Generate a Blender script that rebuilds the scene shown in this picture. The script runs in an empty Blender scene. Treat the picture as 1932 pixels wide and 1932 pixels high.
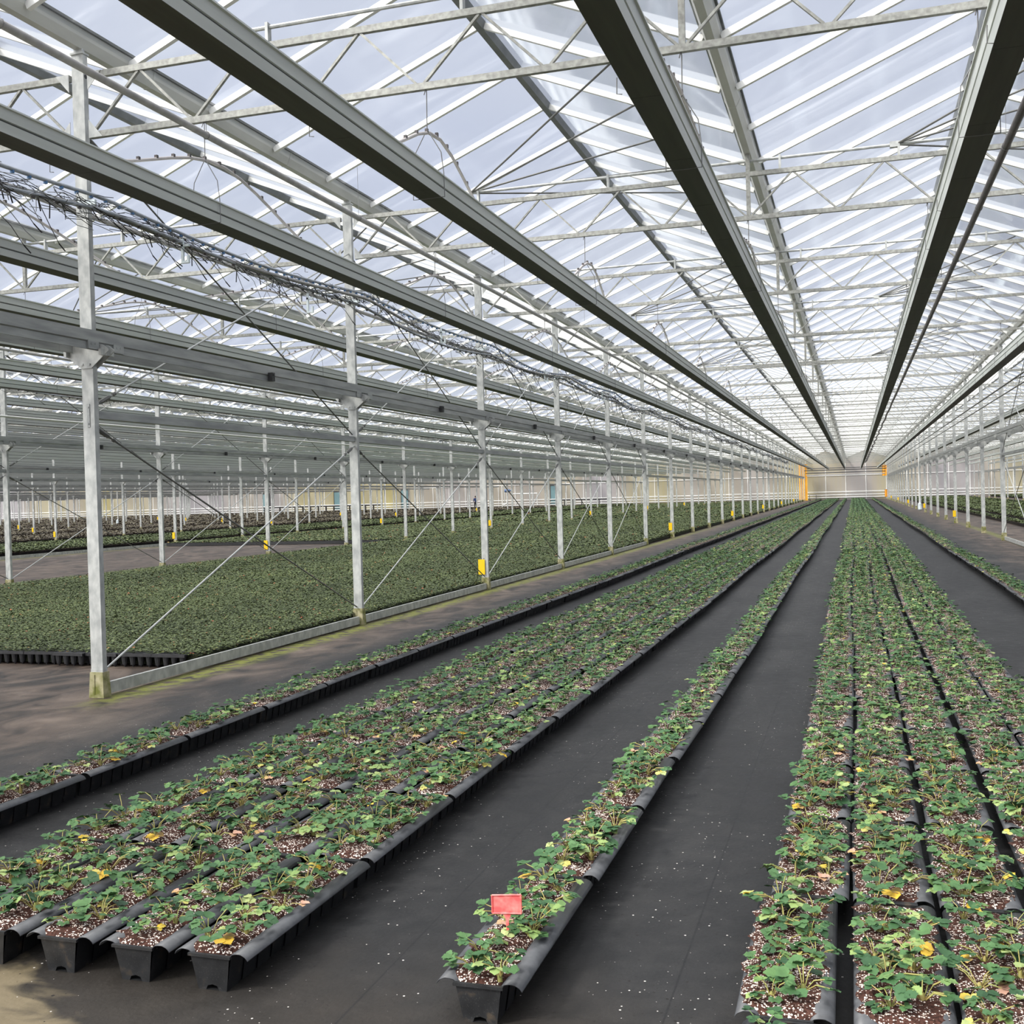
import bpy, math, random
import numpy as np
from mathutils import Matrix, Vector
C = bpy.context.scene.collection
SC = bpy.context.scene
rnd = random.Random(7)
PI = math.pi
H = 1.565                      # eye height above the floor
BAY = 9.87                     # width of one bay
Y0, DY = 7.62, 5.0             # first column and column spacing
CX = -1.065                    # middle of the centre bay
YEND, YBACK = 147.6, -12.0
ZG, ZR = 5.425, 6.405          # gutter lip and ridge height

# ------------------------------------------------------------------ camera
YAW, PITCH, ROLL, FPX = -0.30232, -0.01407, -0.02746, 2075.5
def cam_axes():
    cy, sy = math.cos(YAW), math.sin(YAW); cp, sp = math.cos(PITCH), math.sin(PITCH); cr, sr = math.cos(ROLL), math.sin(ROLL)
    f = Vector((sy*cp, cy*cp, sp)); r = Vector((cy, -sy, 0)); u = r.cross(f)
    return cr*r + sr*u, -sr*r + cr*u, f
RX, UP, FW = cam_axes()
cam = bpy.data.cameras.new('camera'); camo = bpy.data.objects.new('camera', cam); C.objects.link(camo)
cam.sensor_fit = 'HORIZONTAL'; cam.sensor_width = 36.0; cam.lens = 36.0*FPX/1932
cam.clip_end = 600; cam.clip_start = 0.05
camo.matrix_world = Matrix(((RX.x, UP.x, -FW.x, 0), (RX.y, UP.y, -FW.y, 0), (RX.z, UP.z, -FW.z, H), (0, 0, 0, 1)))
SC.camera = camo
def proj(x, y, z):
    v = Vector((x, y, z-H)); d = v.dot(FW)
    if d < 0.1: return (-9999, -9999, d)
    return (966+FPX*v.dot(RX)/d, 966-FPX*v.dot(UP)/d, d)
def inview(*pts, m=0):
    return any(-m < p[0] < 1932+m and -m < p[1] < 1932+m for p in (proj(*q) for q in pts))

# ------------------------------------------------------------------ materials
def newmat(name):
    m = bpy.data.materials.new(name); m.use_nodes = True; nt = m.node_tree; nt.nodes.clear()
    out = nt.nodes.new('ShaderNodeOutputMaterial')
    return m, nt, out
def N(nt, typ, **kw):
    n = nt.nodes.new('ShaderNode'+typ)
    for k, v in kw.items():
        if k.startswith('_'): setattr(n, k[1:], v)
        else: n.inputs[k.replace('0', ' ')].default_value = v
    return n
def L(nt, a, b): nt.links.new(a, b)
def ramp(nt, stops, interp='LINEAR'):
    r = nt.nodes.new('ShaderNodeValToRGB'); e = r.color_ramp; e.interpolation = interp
    while len(e.elements) < len(stops): e.elements.new(0.5)
    for el, (p, c) in zip(e.elements, stops): el.position = p; el.color = (*c, 1)
    return r
def math_(nt, op, a, b=None, c=None, clamp=False):
    n = nt.nodes.new('ShaderNodeMath'); n.operation = op; n.use_clamp = clamp
    for i, v in enumerate((a, b, c)):
        if v is None: continue
        if hasattr(v, 'links'): L(nt, v, n.inputs[i])
        else: n.inputs[i].default_value = v
    return n.outputs[0]
def mixc(nt, fac, a, b):
    n = nt.nodes.new('ShaderNodeMix'); n.data_type = 'RGBA'
    for i, v in ((0, fac), (6, a), (7, b)):
        if hasattr(v, 'links'): L(nt, v, n.inputs[i])
        else: n.inputs[i].default_value = (*v, 1) if isinstance(v, tuple) else v
    return n.outputs[2]
def mat(name, col, col2=None, scale=6.0, rough=0.5, metal=0.0, stretch=None, detail=4, bump=0.0, spec=0.5):
    m, nt, out = newmat(name)
    b = N(nt, 'BsdfPrincipled'); L(nt, b.outputs[0], out.inputs[0])
    b.inputs['Roughness'].default_value = rough; b.inputs['Metallic'].default_value = metal; b.inputs['Specular IOR Level'].default_value = spec
    if col2 is None: col2 = tuple(c*0.82 for c in col)
    g = N(nt, 'NewGeometry'); src = g.outputs['Position']
    if stretch:
        mp = N(nt, 'Mapping'); mp.inputs['Scale'].default_value = stretch; L(nt, src, mp.inputs[0]); src = mp.outputs[0]
    n = N(nt, 'TexNoise'); n.inputs['Scale'].default_value = scale; n.inputs['Detail'].default_value = detail; L(nt, src, n.inputs['Vector'])
    r = ramp(nt, [(0.35, col), (0.65, col2)]); L(nt, n.outputs[0], r.inputs[0]); L(nt, r.outputs[0], b.inputs['Base Color'])
    if bump:
        bp = N(nt, 'Bump'); bp.inputs['Strength'].default_value = bump; bp.inputs['Distance'].default_value = 0.01; L(nt, n.outputs[0], bp.inputs['Height']); L(nt, bp.outputs[0], b.inputs['Normal'])
    return m
M = {}
M['galv'] = mat('galvanized_steel', (.53, .54, .52), (.34, .35, .345), 11, .42, .15, stretch=(1.3, 1.3, .8), detail=8)
M['galv_dark'] = mat('weathered_galvanized', (.40, .41, .40), (.26, .27, .27), 9, .42, .25, stretch=(2, .25, 2), detail=8)
M['truss'] = mat('truss_steel', (.38, .38, .35), (.23, .23, .21), 24, .45, .1, detail=6)
M['gutter'] = mat('rain_gutter_aluminium', (.66, .66, .62), (.56, .56, .53), 5, .5, .1, stretch=(1, .3, 1))
M['bar'] = mat('hanging_gutter_metal', (.68, .71, .68), (.58, .61, .585), 4, .42, .0, stretch=(3, .15, 3))
M['under'] = mat('gutter_underside_shade', (.085, .088, .08), (.065, .067, .062), 6, .55, stretch=(3, .2, 3))  # shade on the downward face, painted in as a darker metal
M['lining'] = mat('gutter_groove', (.07, .075, .07), None, 4, .6)
M['whitebar'] = mat('white_glazing_bar', (.92, .92, .90), (.86, .86, .83), 3, .4)
M['ridge'] = mat('ridge_profile', (.22, .23, .23), (.16, .17, .17), 5, .5, .2)
M['pipe'] = mat('grey_pipe', (.40, .385, .37), (.30, .29, .28), 12, .5)
M['darkpipe'] = mat('dark_pipe', (.10, .085, .08), (.06, .052, .05), 10, .5)
M['whitepipe'] = mat('white_pipe', (.86, .86, .83), (.78, .78, .74), 2, .35)
M['hose'] = mat('pinkish_grey_hose', (.56, .52, .51), (.46, .43, .42), 9, .55)
M['bluehose'] = mat('blue_grey_hose', (.42, .45, .49), (.30, .32, .35), 9, .5)
M['knob'] = mat('dripper_dark', (.06, .05, .05), None, 9, .5)
M['blue'] = mat('dripper_blue', (.06, .17, .36), None, 9, .5)
M['black'] = mat('black_plastic', (.018, .018, .02), (.032, .032, .034), 25, .5)
M['wire'] = mat('steel_wire', (.22, .22, .22), None, 9, .45, .3)
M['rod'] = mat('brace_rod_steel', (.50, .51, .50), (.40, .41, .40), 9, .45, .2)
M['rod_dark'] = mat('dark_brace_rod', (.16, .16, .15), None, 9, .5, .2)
M['concrete'] = mat('mossy_concrete', (.42, .38, .24), (.14, .15, .03), 11, .9, bump=.4)
M['yellow'] = mat('sticky_yellow', (.93, .62, .005), (.85, .52, .005), 6, .35)
M['white'] = mat('white_plastic', (.70, .78, .80), None, 4, .4)
M['teal'] = mat('teal_sheet', (.17, .29, .31), (.13, .23, .25), 1, .5)
M['darksteel'] = mat('dark_steel', (.045, .045, .05), None, 3, .5)
M['orange'] = mat('orange_film', (.95, .46, .05), (.85, .36, .03), 1.2, .5)
M['bluepaint'] = mat('blue_paint', (.10, .18, .36), None, 3, .4)
M['jacket'] = mat('navy_cloth', (.025, .05, .16), None, 9, .8)
M['trousers'] = mat('black_cloth', (.015, .016, .022), None, 9, .8)
M['skin'] = mat('skin', (.55, .33, .24), None, 9, .5)
M['hair'] = mat('dark_hair', (.03, .02, .015), None, 9, .6)
def tray_mat():
    m, nt, out = newmat('trough_plastic')
    b = N(nt, 'BsdfPrincipled'); L(nt, b.outputs[0], out.inputs[0]); b.inputs['Roughness'].default_value = .42
    g = N(nt, 'NewGeometry')
    n = N(nt, 'TexNoise'); n.inputs['Scale'].default_value = 18; n.inputs['Detail'].default_value = 6; L(nt, g.outputs['Position'], n.inputs['Vector'])
    n2 = N(nt, 'TexNoise'); n2.inputs['Scale'].default_value = 260; L(nt, g.outputs['Position'], n2.inputs['Vector'])
    r = ramp(nt, [(.35, (.012, .0125, .0135)), (.60, (.022, .0225, .024)), (.72, (.075, .058, .042))]); L(nt, n.outputs[0], r.inputs[0])
    r2 = ramp(nt, [(.62, (0, 0, 0)), (.70, (.25, .25, .25))]); L(nt, n2.outputs[0], r2.inputs[0])
    L(nt, mixc(nt, r2.outputs[0], r.outputs[0], (.16, .15, .14)), b.inputs['Base Color'])
    return m
M['tray'] = tray_mat()
M['lip'] = mat('rolled_lip_plastic', (.080, .083, .090), (.050, .052, .057), 22, .34, detail=6)
def soil_mat():
    m, nt, out = newmat('coco_and_perlite')
    b = N(nt, 'BsdfPrincipled'); L(nt, b.outputs[0], out.inputs[0]); b.inputs['Roughness'].default_value = .9; b.inputs['Specular IOR Level'].default_value = .2
    g = N(nt, 'NewGeometry'); pos = g.outputs['Position']
    v = N(nt, 'TexVoronoi'); v.inputs['Scale'].default_value = 165; v.inputs['Randomness'].default_value = 1; L(nt, pos, v.inputs['Vector'])
    sep = N(nt, 'SeparateColor'); L(nt, v.outputs['Color'], sep.inputs[0])
    n = N(nt, 'TexNoise'); n.inputs['Scale'].default_value = 14; n.inputs['Detail'].default_value = 2; L(nt, pos, n.inputs['Vector'])
    th = math_(nt, 'MULTIPLY_ADD', n.outputs[0], 1.25, -.24)
    pick = math_(nt, 'LESS_THAN', sep.outputs[0], th)
    core = math_(nt, 'LESS_THAN', v.outputs['Distance'], math_(nt, 'MULTIPLY_ADD', sep.outputs[2], .35, .33))
    f = math_(nt, 'MULTIPLY', pick, core)
    n2 = N(nt, 'TexNoise'); n2.inputs['Scale'].default_value = 90; L(nt, pos, n2.inputs['Vector'])
    r = ramp(nt, [(.35, (.030, .013, .009)), (.65, (.095, .042, .031))]); L(nt, n2.outputs[0], r.inputs[0])
    wc = mixc(nt, sep.outputs[1], (.62, .50, .42), (.92, .86, .80))
    L(nt, mixc(nt, f, r.outputs[0], wc), b.inputs['Base Color'])
    bp = N(nt, 'Bump'); bp.inputs['Strength'].default_value = .6; bp.inputs['Distance'].default_value = .004; L(nt, v.outputs['Distance'], bp.inputs['Height']); L(nt, bp.outputs[0], b.inputs['Normal'])
    return m
M['soil'] = soil_mat()
LEAF = [(0, (.022, .058, .026)), (.3, (.045, .110, .042)), (.6, (.085, .175, .060)), (.76, (.19, .28, .085)), (.88, (.40, .46, .19)), (.95, (.78, .50, .02)), (.98, (.50, .33, .14)), (1, (.50, .29, .21))]
BED = [(0, (.024, .035, .011)), (.3, (.066, .090, .030)), (.6, (.120, .150, .052)), (.85, (.215, .235, .080)), (.95, (.36, .20, .06)), (1, (.46, .11, .05))]
DRY = [(0, (.055, .046, .032)), (.4, (.13, .108, .07)), (.7, (.17, .155, .085)), (1, (.14, .18, .07))]
def leaf_mat(name, stops):
    m, nt, out = newmat(name)
    b = N(nt, 'BsdfPrincipled'); b.inputs['Roughness'].default_value = .5; b.inputs['Specular IOR Level'].default_value = .35
    a = N(nt, 'Attribute', _attribute_name='rnd')
    r = ramp(nt, stops); L(nt, a.outputs['Fac'], r.inputs[0])
    g = N(nt, 'NewGeometry'); n = N(nt, 'TexNoise'); n.inputs['Scale'].default_value = 45; L(nt, g.outputs['Position'], n.inputs['Vector'])
    hs = N(nt, 'HueSaturation'); L(nt, r.outputs[0], hs.inputs['Color']); L(nt, math_(nt, 'MULTIPLY_ADD', n.outputs[0], .7, .68), hs.inputs['Value'])
    L(nt, hs.outputs[0], b.inputs['Base Color'])
    L(nt, b.outputs[0], out.inputs[0])
    return m
M['leaf'] = leaf_mat('strawberry_leaf', LEAF)
M['bedleaf'] = leaf_mat('seedling_leaf', BED)
M['dryleaf'] = leaf_mat('brownish_leaf', DRY)
M['stalk'] = mat('yellow_green_stalk', (.27, .30, .08), (.36, .27, .09), 40, .5)
def glass_mat():
    m, nt, out = newmat('roof_glass')
    g = N(nt, 'NewGeometry'); mp = N(nt, 'Mapping'); mp.inputs['Scale'].default_value = (.35, 1.6, .35); L(nt, g.outputs['Position'], mp.inputs[0])
    n = N(nt, 'TexNoise'); n.inputs['Scale'].default_value = 1.1; n.inputs['Detail'].default_value = 6; n.inputs['Distortion'].default_value = 1.2; L(nt, mp.outputs[0], n.inputs['Vector'])
    f = ramp(nt, [(.46, (.025,)*3), (.60, (.05,)*3), (.72, (.12,)*3)]); L(nt, n.outputs[0], f.inputs[0])
    t = N(nt, 'BsdfTransparent', Color=(.955, .97, .985, 1)); tl = N(nt, 'BsdfTranslucent', Color=(.9, .93, .96, 1)); gl = N(nt, 'BsdfGlossy', Color=(.9, .93, .96, 1)); gl.inputs['Roughness'].default_value = .08
    m1 = N(nt, 'MixShader'); L(nt, f.outputs[0], m1.inputs[0]); L(nt, t.outputs[0], m1.inputs[1]); L(nt, tl.outputs[0], m1.inputs[2])
    fr = N(nt, 'Fresnel', IOR=1.35)
    m2 = N(nt, 'MixShader'); L(nt, math_(nt, 'MULTIPLY', fr.outputs[0], .4), m2.inputs[0]); L(nt, m1.outputs[0], m2.inputs[1]); L(nt, gl.outputs[0], m2.inputs[2])
    L(nt, m2.outputs[0], out.inputs[0])
    return m
M['glass'] = glass_mat()
def poly_mat():
    m, nt, out = newmat('twin_wall_sheet')
    g = N(nt, 'NewGeometry'); mp = N(nt, 'Mapping'); mp.inputs['Scale'].default_value = (.11, .11, .02); L(nt, g.outputs['Position'], mp.inputs[0])
    n = N(nt, 'TexNoise'); n.inputs['Scale'].default_value = 1.0; n.inputs['Detail'].default_value = 2; L(nt, mp.outputs[0], n.inputs['Vector'])
    r = ramp(nt, [(.34, (.56, .53, .53)), (.46, (.60, .55, .47)), (.58, (.62, .57, .42)), (.70, (.68, .60, .27))]); L(nt, n.outputs[0], r.inputs[0])
    w = N(nt, 'TexWave'); w.inputs['Scale'].default_value = .55; w.inputs['Distortion'].default_value = 0; L(nt, g.outputs['Position'], w.inputs['Vector'])
    col = mixc(nt, math_(nt, 'MULTIPLY', w.outputs['Fac'], .15), r.outputs[0], (.55, .55, .58))
    d = N(nt, 'BsdfDiffuse'); tl = N(nt, 'BsdfTranslucent'); L(nt, col, d.inputs[0]); L(nt, col, tl.inputs[0])
    mx = N(nt, 'MixShader', Fac=.55); L(nt, d.outputs[0], mx.inputs[1]); L(nt, tl.outputs[0], mx.inputs[2]); L(nt, mx.outputs[0], out.inputs[0])
    return m
M['poly'] = poly_mat()
def pink_mat():
    m, nt, out = newmat('pink_plastic')
    b = N(nt, 'BsdfPrincipled'); b.inputs['Roughness'].default_value = .32; b.inputs['Base Color'].default_value = (.90, .13, .13, 1)
    g = N(nt, 'NewGeometry'); n = N(nt, 'TexNoise'); n.inputs['Scale'].default_value = 30; L(nt, g.outputs['Position'], n.inputs['Vector'])
    r = ramp(nt, [(.4, (.88, .12, .12)), (.65, (.95, .30, .27))]); L(nt, n.outputs[0], r.inputs[0]); L(nt, r.outputs[0], b.inputs['Base Color'])
    L(nt, b.outputs[0], out.inputs[0]); return m
M['pink'] = pink_mat()
def floor_mat():
    m, nt, out = newmat('greenhouse_floor')
    b = N(nt, 'BsdfPrincipled'); L(nt, b.outputs[0], out.inputs[0])
    g = N(nt, 'NewGeometry'); pos = g.outputs['Position']
    s = N(nt, 'SeparateXYZ'); L(nt, pos, s.inputs[0]); X, Y = s.outputs[0], s.outputs[1]
    def noise(sc, stretch=None, detail=4, dist=0):
        n = N(nt, 'TexNoise'); n.inputs['Scale'].default_value = sc; n.inputs['Detail'].default_value = detail; n.inputs['Distortion'].default_value = dist
        if stretch:
            mp = N(nt, 'Mapping'); mp.inputs['Scale'].default_value = stretch; L(nt, pos, mp.inputs[0]); L(nt, mp.outputs[0], n.inputs['Vector'])
        else: L(nt, pos, n.inputs['Vector'])
        return n.outputs[0]
    def band(v, lo, hi):
        mr = N(nt, 'MapRange'); mr.inputs[1].default_value = lo; mr.inputs[2].default_value = hi; mr.interpolation_type = 'SMOOTHSTEP'
        L(nt, v, mr.inputs[0]); return mr.outputs[0]
    n1, n2, n3 = noise(2.2, (1, .35, 1), 6), noise(9, None, 6), noise(40, None, 4)
    fab = ramp(nt, [(.32, (.0095, .0095, .0098)), (.5, (.0175, .0172, .0175)), (.68, (.030, .0292, .0292))]); L(nt, math_(nt, 'MULTIPLY_ADD', n2, .45, math_(nt, 'MULTIPLY', n1, .55)), fab.inputs[0])
    brn = ramp(nt, [(.36, (.019, .0155, .0125)), (.47, (.058, .043, .034)), (.56, (.088, .066, .052)), (.68, (.138, .106, .084))]); L(nt, math_(nt, 'MULTIPLY_ADD', noise(2.4, (1, .55, 1), 9, 1.2), .85, math_(nt, 'MULTIPLY', n2, .15)), brn.inputs[0])
    dx = math_(nt, 'ABSOLUTE', math_(nt, 'ADD', X, -CX))
    wob = math_(nt, 'MULTIPLY_ADD', n1, 1.2, -.6)
    mbrown = band(math_(nt, 'ADD', dx, wob), 3.55, 4.65)
    col = mixc(nt, mbrown, fab.outputs[0], brn.outputs[0])
    # darker earth in front of the rows, with pale tan patches at the left
    mfront = math_(nt, 'SUBTRACT', 1.0, band(math_(nt, 'ADD', Y, wob), 2.7, 3.7))
    dark_earth = mixc(nt, n2, (.020, .017, .0135), (.042, .033, .025))
    col = mixc(nt, math_(nt, 'MULTIPLY', mfront, .8), col, dark_earth)
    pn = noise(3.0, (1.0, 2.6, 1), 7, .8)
    pale_patch = band(math_(nt, 'ADD', math_(nt, 'MULTIPLY_ADD', X, -.55, math_(nt, 'MULTIPLY', Y, -.9)), math_(nt, 'MULTIPLY', pn, .55)), -.98, -.84)
    pale_patch = math_(nt, 'MULTIPLY', pale_patch, math_(nt, 'MULTIPLY', math_(nt, 'LESS_THAN', X, -1.2), math_(nt, 'LESS_THAN', Y, 3.4)))
    col = mixc(nt, math_(nt, 'MULTIPLY', pale_patch, .75), col, mixc(nt, n2, (.17, .135, .075), (.30, .24, .15)))
    # moss along the column rows
    fr = math_(nt, 'SUBTRACT', math_(nt, 'MODULO', math_(nt, 'ADD', X, 6.0+40*BAY+4.9), BAY), 4.9)
    mo = math_(nt, 'MULTIPLY', band(fr, -.05, .12), math_(nt, 'SUBTRACT', 1.0, band(fr, .20, .42)))
    mo = math_(nt, 'MULTIPLY', mo, band(n2, .36, .56))
    mo = math_(nt, 'MULTIPLY', mo, math_(nt, 'MULTIPLY', band(Y, 7.0, 7.9), math_(nt, 'SUBTRACT', 1.0, band(Y, 30, 60))))
    col = mixc(nt, math_(nt, 'MULTIPLY', mo, .9), col, mixc(nt, n3, (.075, .09, .012), (.24, .25, .045)))
    # seam lines of the woven fabric
    for sx in (-.575, -1.52, 1.5):
        d = math_(nt, 'ABSOLUTE', math_(nt, 'ADD', X, -sx)); ln = math_(nt, 'MULTIPLY', math_(nt, 'LESS_THAN', d, .0035), math_(nt, 'GREATER_THAN', Y, 2.6))
        col = mixc(nt, math_(nt, 'MULTIPLY', ln, .6), col, (.006, .006, .007))
    # spilled perlite and crumbs
    for sc, th, rad, c in ((28, .16, .075, (.62, .58, .54)), (60, .05, .10, (.45, .42, .40)), (22, .20, .10, (.010, .008, .007)), (45, .12, .13, (.012, .009, .008))):
        v = N(nt, 'TexVoronoi'); v.voronoi_dimensions = '2D'; v.inputs['Scale'].default_value = sc; L(nt, pos, v.inputs['Vector'])
        sp = N(nt, 'SeparateColor'); L(nt, v.outputs['Color'], sp.inputs[0])
        f = math_(nt, 'MULTIPLY', math_(nt, 'LESS_THAN', sp.outputs[0], math_(nt, 'MULTIPLY', band(n1, .35, .7), th)), math_(nt, 'LESS_THAN', v.outputs['Distance'], math_(nt, 'MULTIPLY_ADD', sp.outputs[1], rad, .03)))
        f = math_(nt, 'MULTIPLY', f, math_(nt, 'SUBTRACT', 1.0, mbrown))
        col = mixc(nt, f, col, c)
    L(nt, col, b.inputs['Base Color'])
    b.inputs['Roughness'].default_value = .62; b.inputs['Specular IOR Level'].default_value = .35
    L(nt, math_(nt, 'MULTIPLY_ADD', n2, .3, .45), b.inputs['Roughness'])
    bp = N(nt, 'Bump'); bp.inputs['Strength'].default_value = .25; bp.inputs['Distance'].default_value = .01; L(nt, n3, bp.inputs['Height']); L(nt, bp.outputs[0], b.inputs['Normal'])
    return m
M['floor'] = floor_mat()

# ------------------------------------------------------------------ mesh helpers
class MB:
    """collects boxes, prisms and tubes and links them as one mesh"""
    def __init__(s): s.v = []; s.f = []; s.m = []; s.mi = 0
    def _add(s, vs, fs):
        b = len(s.v); s.v += [tuple(p) for p in vs]; s.f += [tuple(b+i for i in f) for f in fs]; s.m += [s.mi]*len(fs); return s
    def box(s, x0, x1, y0, y1, z0, z1):
        return s._add([(x0,y0,z0),(x1,y0,z0),(x1,y1,z0),(x0,y1,z0),(x0,y0,z1),(x1,y0,z1),(x1,y1,z1),(x0,y1,z1)],
                      [(3,2,1,0),(4,5,6,7),(0,1,5,4),(1,2,6,5),(2,3,7,6),(3,0,4,7)])
    def frus(s, z0, z1, b, t, cx=0, cy=0):
        (bx, by), (tx, ty) = b, t
        return s._add([(cx-bx,cy-by,z0),(cx+bx,cy-by,z0),(cx+bx,cy+by,z0),(cx-bx,cy+by,z0),(cx-tx,cy-ty,z1),(cx+tx,cy-ty,z1),(cx+tx,cy+ty,z1),(cx-tx,cy+ty,z1)],
                      [(3,2,1,0),(4,5,6,7),(0,1,5,4),(1,2,6,5),(2,3,7,6),(3,0,4,7)])
    def beam(s, a, b, w, h, up=(0, 0, 1)):
        a, b = Vector(a), Vector(b); d = (b-a).normalized(); u = Vector(up)
        if abs(d.dot(u)) > .98: u = Vector((0, 1, 0))
        r = d.cross(u).normalized()*(w/2); u = r.cross(d).normalized()*(h/2)
        vs = [a-r-u, a+r-u, a+r+u, a-r+u, b-r-u, b+r-u, b+r+u, b-r+u]
        return s._add(vs, [(0,1,2,3),(7,6,5,4),(4,5,1,0),(5,6,2,1),(6,7,3,2),(7,4,0,3)])
    def tube(s, pts, r, n=6, cap=True):
        pts = [Vector(p) for p in pts]; vs = []; k = len(pts); rr = r if isinstance(r, (list, tuple)) else [r]*k
        pu = None
        for i, p in enumerate(pts):
            d = (pts[min(i+1, k-1)]-pts[max(i-1, 0)])
            d = d.normalized() if d.length > 1e-9 else Vector((0, 0, 1))
            if pu is None: pu = Vector((0, 0, 1)) if abs(d.z) < .9 else Vector((1, 0, 0))
            a = d.cross(pu)
            if a.length < 1e-6: a = d.cross(Vector((.3, .5, .8)))
            a.normalize(); u = a.cross(d).normalized(); pu = u
            for j in range(n):
                t = 2*PI*j/n; vs.append(p+(a*math.cos(t)+u*math.sin(t))*rr[i])
        fs = [(i*n+j, i*n+(j+1) % n, (i+1)*n+(j+1) % n, (i+1)*n+j) for i in range(k-1) for j in range(n)]
        if cap: fs += [tuple(range(n-1, -1, -1)), tuple((k-1)*n+j for j in range(n))]
        return s._add(vs, fs)
    def prism(s, prof, y0, y1, closed=True, segs=1):
        """(x,z) profile swept along y"""
        n = len(prof); vs = []; ys = [y0+(y1-y0)*i/segs for i in range(segs+1)]
        for y in ys: vs += [(x, y, z) for x, z in prof]
        e = n if closed else n-1
        fs = [(i*n+j, (i+1)*n+j, (i+1)*n+(j+1) % n, i*n+(j+1) % n) for i in range(segs) for j in range(e)]
        if closed: fs += [tuple(range(n)), tuple(segs*n+j for j in range(n-1, -1, -1))]
        return s._add(vs, fs)
    def poly(s, vs, fs): return s._add(vs, fs)
    def mesh(s, name, *mats, smooth=False):
        me = bpy.data.meshes.new(name); me.from_pydata(s.v, [], s.f)
        for m in mats: me.materials.append(M[m])
        if len(mats) > 1: me.polygons.foreach_set('material_index', s.m)
        if smooth: me.polygons.foreach_set('use_smooth', [True]*len(s.f))
        me.update(); return me
    def build(s, name, *mats, parent=None, smooth=False): return link(name, s.mesh(name, *mats, smooth=smooth), parent)
def link(name, data, parent=None, loc=None, rz=0):
    o = bpy.data.objects.new(name, data); C.objects.link(o)
    if parent is not None: o.parent = parent
    if loc is not None: o.location = loc
    if rz: o.rotation_euler = (0, 0, rz)
    return o
def tag(o, label=None, cat=None, group=None, kind=None):
    if label: o['label'] = label
    if cat: o['category'] = cat
    if group: o['group'] = group
    if kind: o['kind'] = kind
    return o
def thing(name, label, cat, loc=(0, 0, 0), rz=0, group=None): return tag(link(name, None, None, loc, rz), label, cat, group)
def arr_mesh(name, V, F, attr, matname, smooth=False):
    """V (n,3), F (m,4) quads, attr (m,) -> mesh with a face attribute rnd"""
    me = bpy.data.meshes.new(name); V = np.asarray(V, np.float32); F = np.asarray(F, np.int32)
    me.vertices.add(len(V)); me.vertices.foreach_set('co', V.ravel())
    me.loops.add(F.size); me.loops.foreach_set('vertex_index', F.ravel())
    me.polygons.add(len(F)); me.polygons.foreach_set('loop_start', np.arange(len(F), dtype=np.int32)*4)
    try: me.polygons.foreach_set('loop_total', np.full(len(F), 4, np.int32))
    except Exception: pass
    if smooth: me.polygons.foreach_set('use_smooth', np.ones(len(F), bool))
    a = me.attributes.new('rnd', 'FLOAT', 'FACE'); a.data.foreach_set('value', np.asarray(attr, np.float32))
    me.materials.append(M[matname]); me.update(calc_edges=True); me.validate(); return me
ONES = 'zeroth first second third fourth fifth sixth seventh eighth ninth tenth eleventh twelfth thirteenth fourteenth fifteenth sixteenth seventeenth eighteenth nineteenth'.split()
TENS = {2: 'twent', 3: 'thirt', 4: 'fort', 5: 'fift', 6: 'sixt', 7: 'sevent', 8: 'eight', 9: 'ninet'}
def nth(n):
    if n < 20: return ONES[n]
    if n >= 100: return 'hundredth' if n == 100 else 'hundred-and-'+nth(n-100)
    return TENS[n//10]+('ieth' if n % 10 == 0 else 'y-'+ONES[n % 10])

def bayname(b): return 'the centre bay' if b == 0 else f"the {nth(abs(b))} bay to the {'left' if b < 0 else 'right'}"
def rowname(r):      # column rows: 0 left of the centre bay, 1 right of it
    return f'the {nth(1-r)} left column row' if r <= 0 else f'the {nth(r)} right column row'
def rowx(r): return -6.0+BAY*r
BAYS = range(-13, 3)
def bayc(b): return CX+BAY*b

# ------------------------------------------------------------------ the setting
XL, XR = rowx(-13)-.05, rowx(3)+.05
def struct(o): return tag(o, kind='structure')
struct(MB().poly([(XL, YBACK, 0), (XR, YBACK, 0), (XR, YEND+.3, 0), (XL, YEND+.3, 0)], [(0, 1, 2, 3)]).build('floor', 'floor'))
fw = struct(MB().box(XL, XR, YEND, YEND+.05, 0, 6.45).build('wall_far', 'poly'))
tm = MB()
for k in range(int((XR-XL)/2.4675)+1):
    x = XL+.05+k*2.4675; tm.box(x-.03, x+.03, YEND-.06, YEND-.002, 0, 5.3)
for z in (.25, 3.1): tm.box(XL, XR, YEND-.09, YEND-.062, z, z+.07)
tm.build('mullions', 'whitebar', parent=fw)
for nm, q in (('wall_left', [(XL, YBACK, 0), (XL, YEND, 0), (XL, YEND, ZG), (XL, YBACK, ZG)]), ('wall_right', [(XR, YBACK, 0), (XR, YEND, 0), (XR, YEND, ZG), (XR, YBACK, ZG)]),
              ('wall_back', [(XL, YBACK, 0), (XR, YBACK, 0), (XR, YBACK, ZG), (XL, YBACK, ZG)])):
    struct(MB().poly(q, [(0, 1, 2, 3)]).build(nm, 'glass'))
slopes = []
for b in BAYS:
    c = bayc(b); q = BAY/4
    for k in (-1, 1):
        rx = c+k*q
        for s in (-1, 1):
            gx = rx+s*(q-.075)
            sl = struct(MB().poly([(gx, YBACK, ZG), (gx, YEND, ZG), (rx, YEND, ZR), (rx, YBACK, ZR)], [(0, 1, 2, 3)]).build('ceiling', 'glass'))
            bars = MB(); y = 8.22-1.2435*16
            while y < YEND:
                if proj(rx, y, ZR)[0] > -2500: bars.beam((gx, y, ZG-.034), (rx, y, ZR-.034), .045, .06, up=(0, 0, 1))
                y += 1.2435
            bars.build('glazing_bars', 'whitebar', parent=sl)
        r = MB(); r.prism([(rx-.035, ZR-.09), (rx+.035, ZR-.09), (rx+.06, ZR-.01), (rx, ZR+.03), (rx-.06, ZR-.01)], YBACK, YEND)
        struct(r.build('trim_ridge', 'ridge'))
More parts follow.
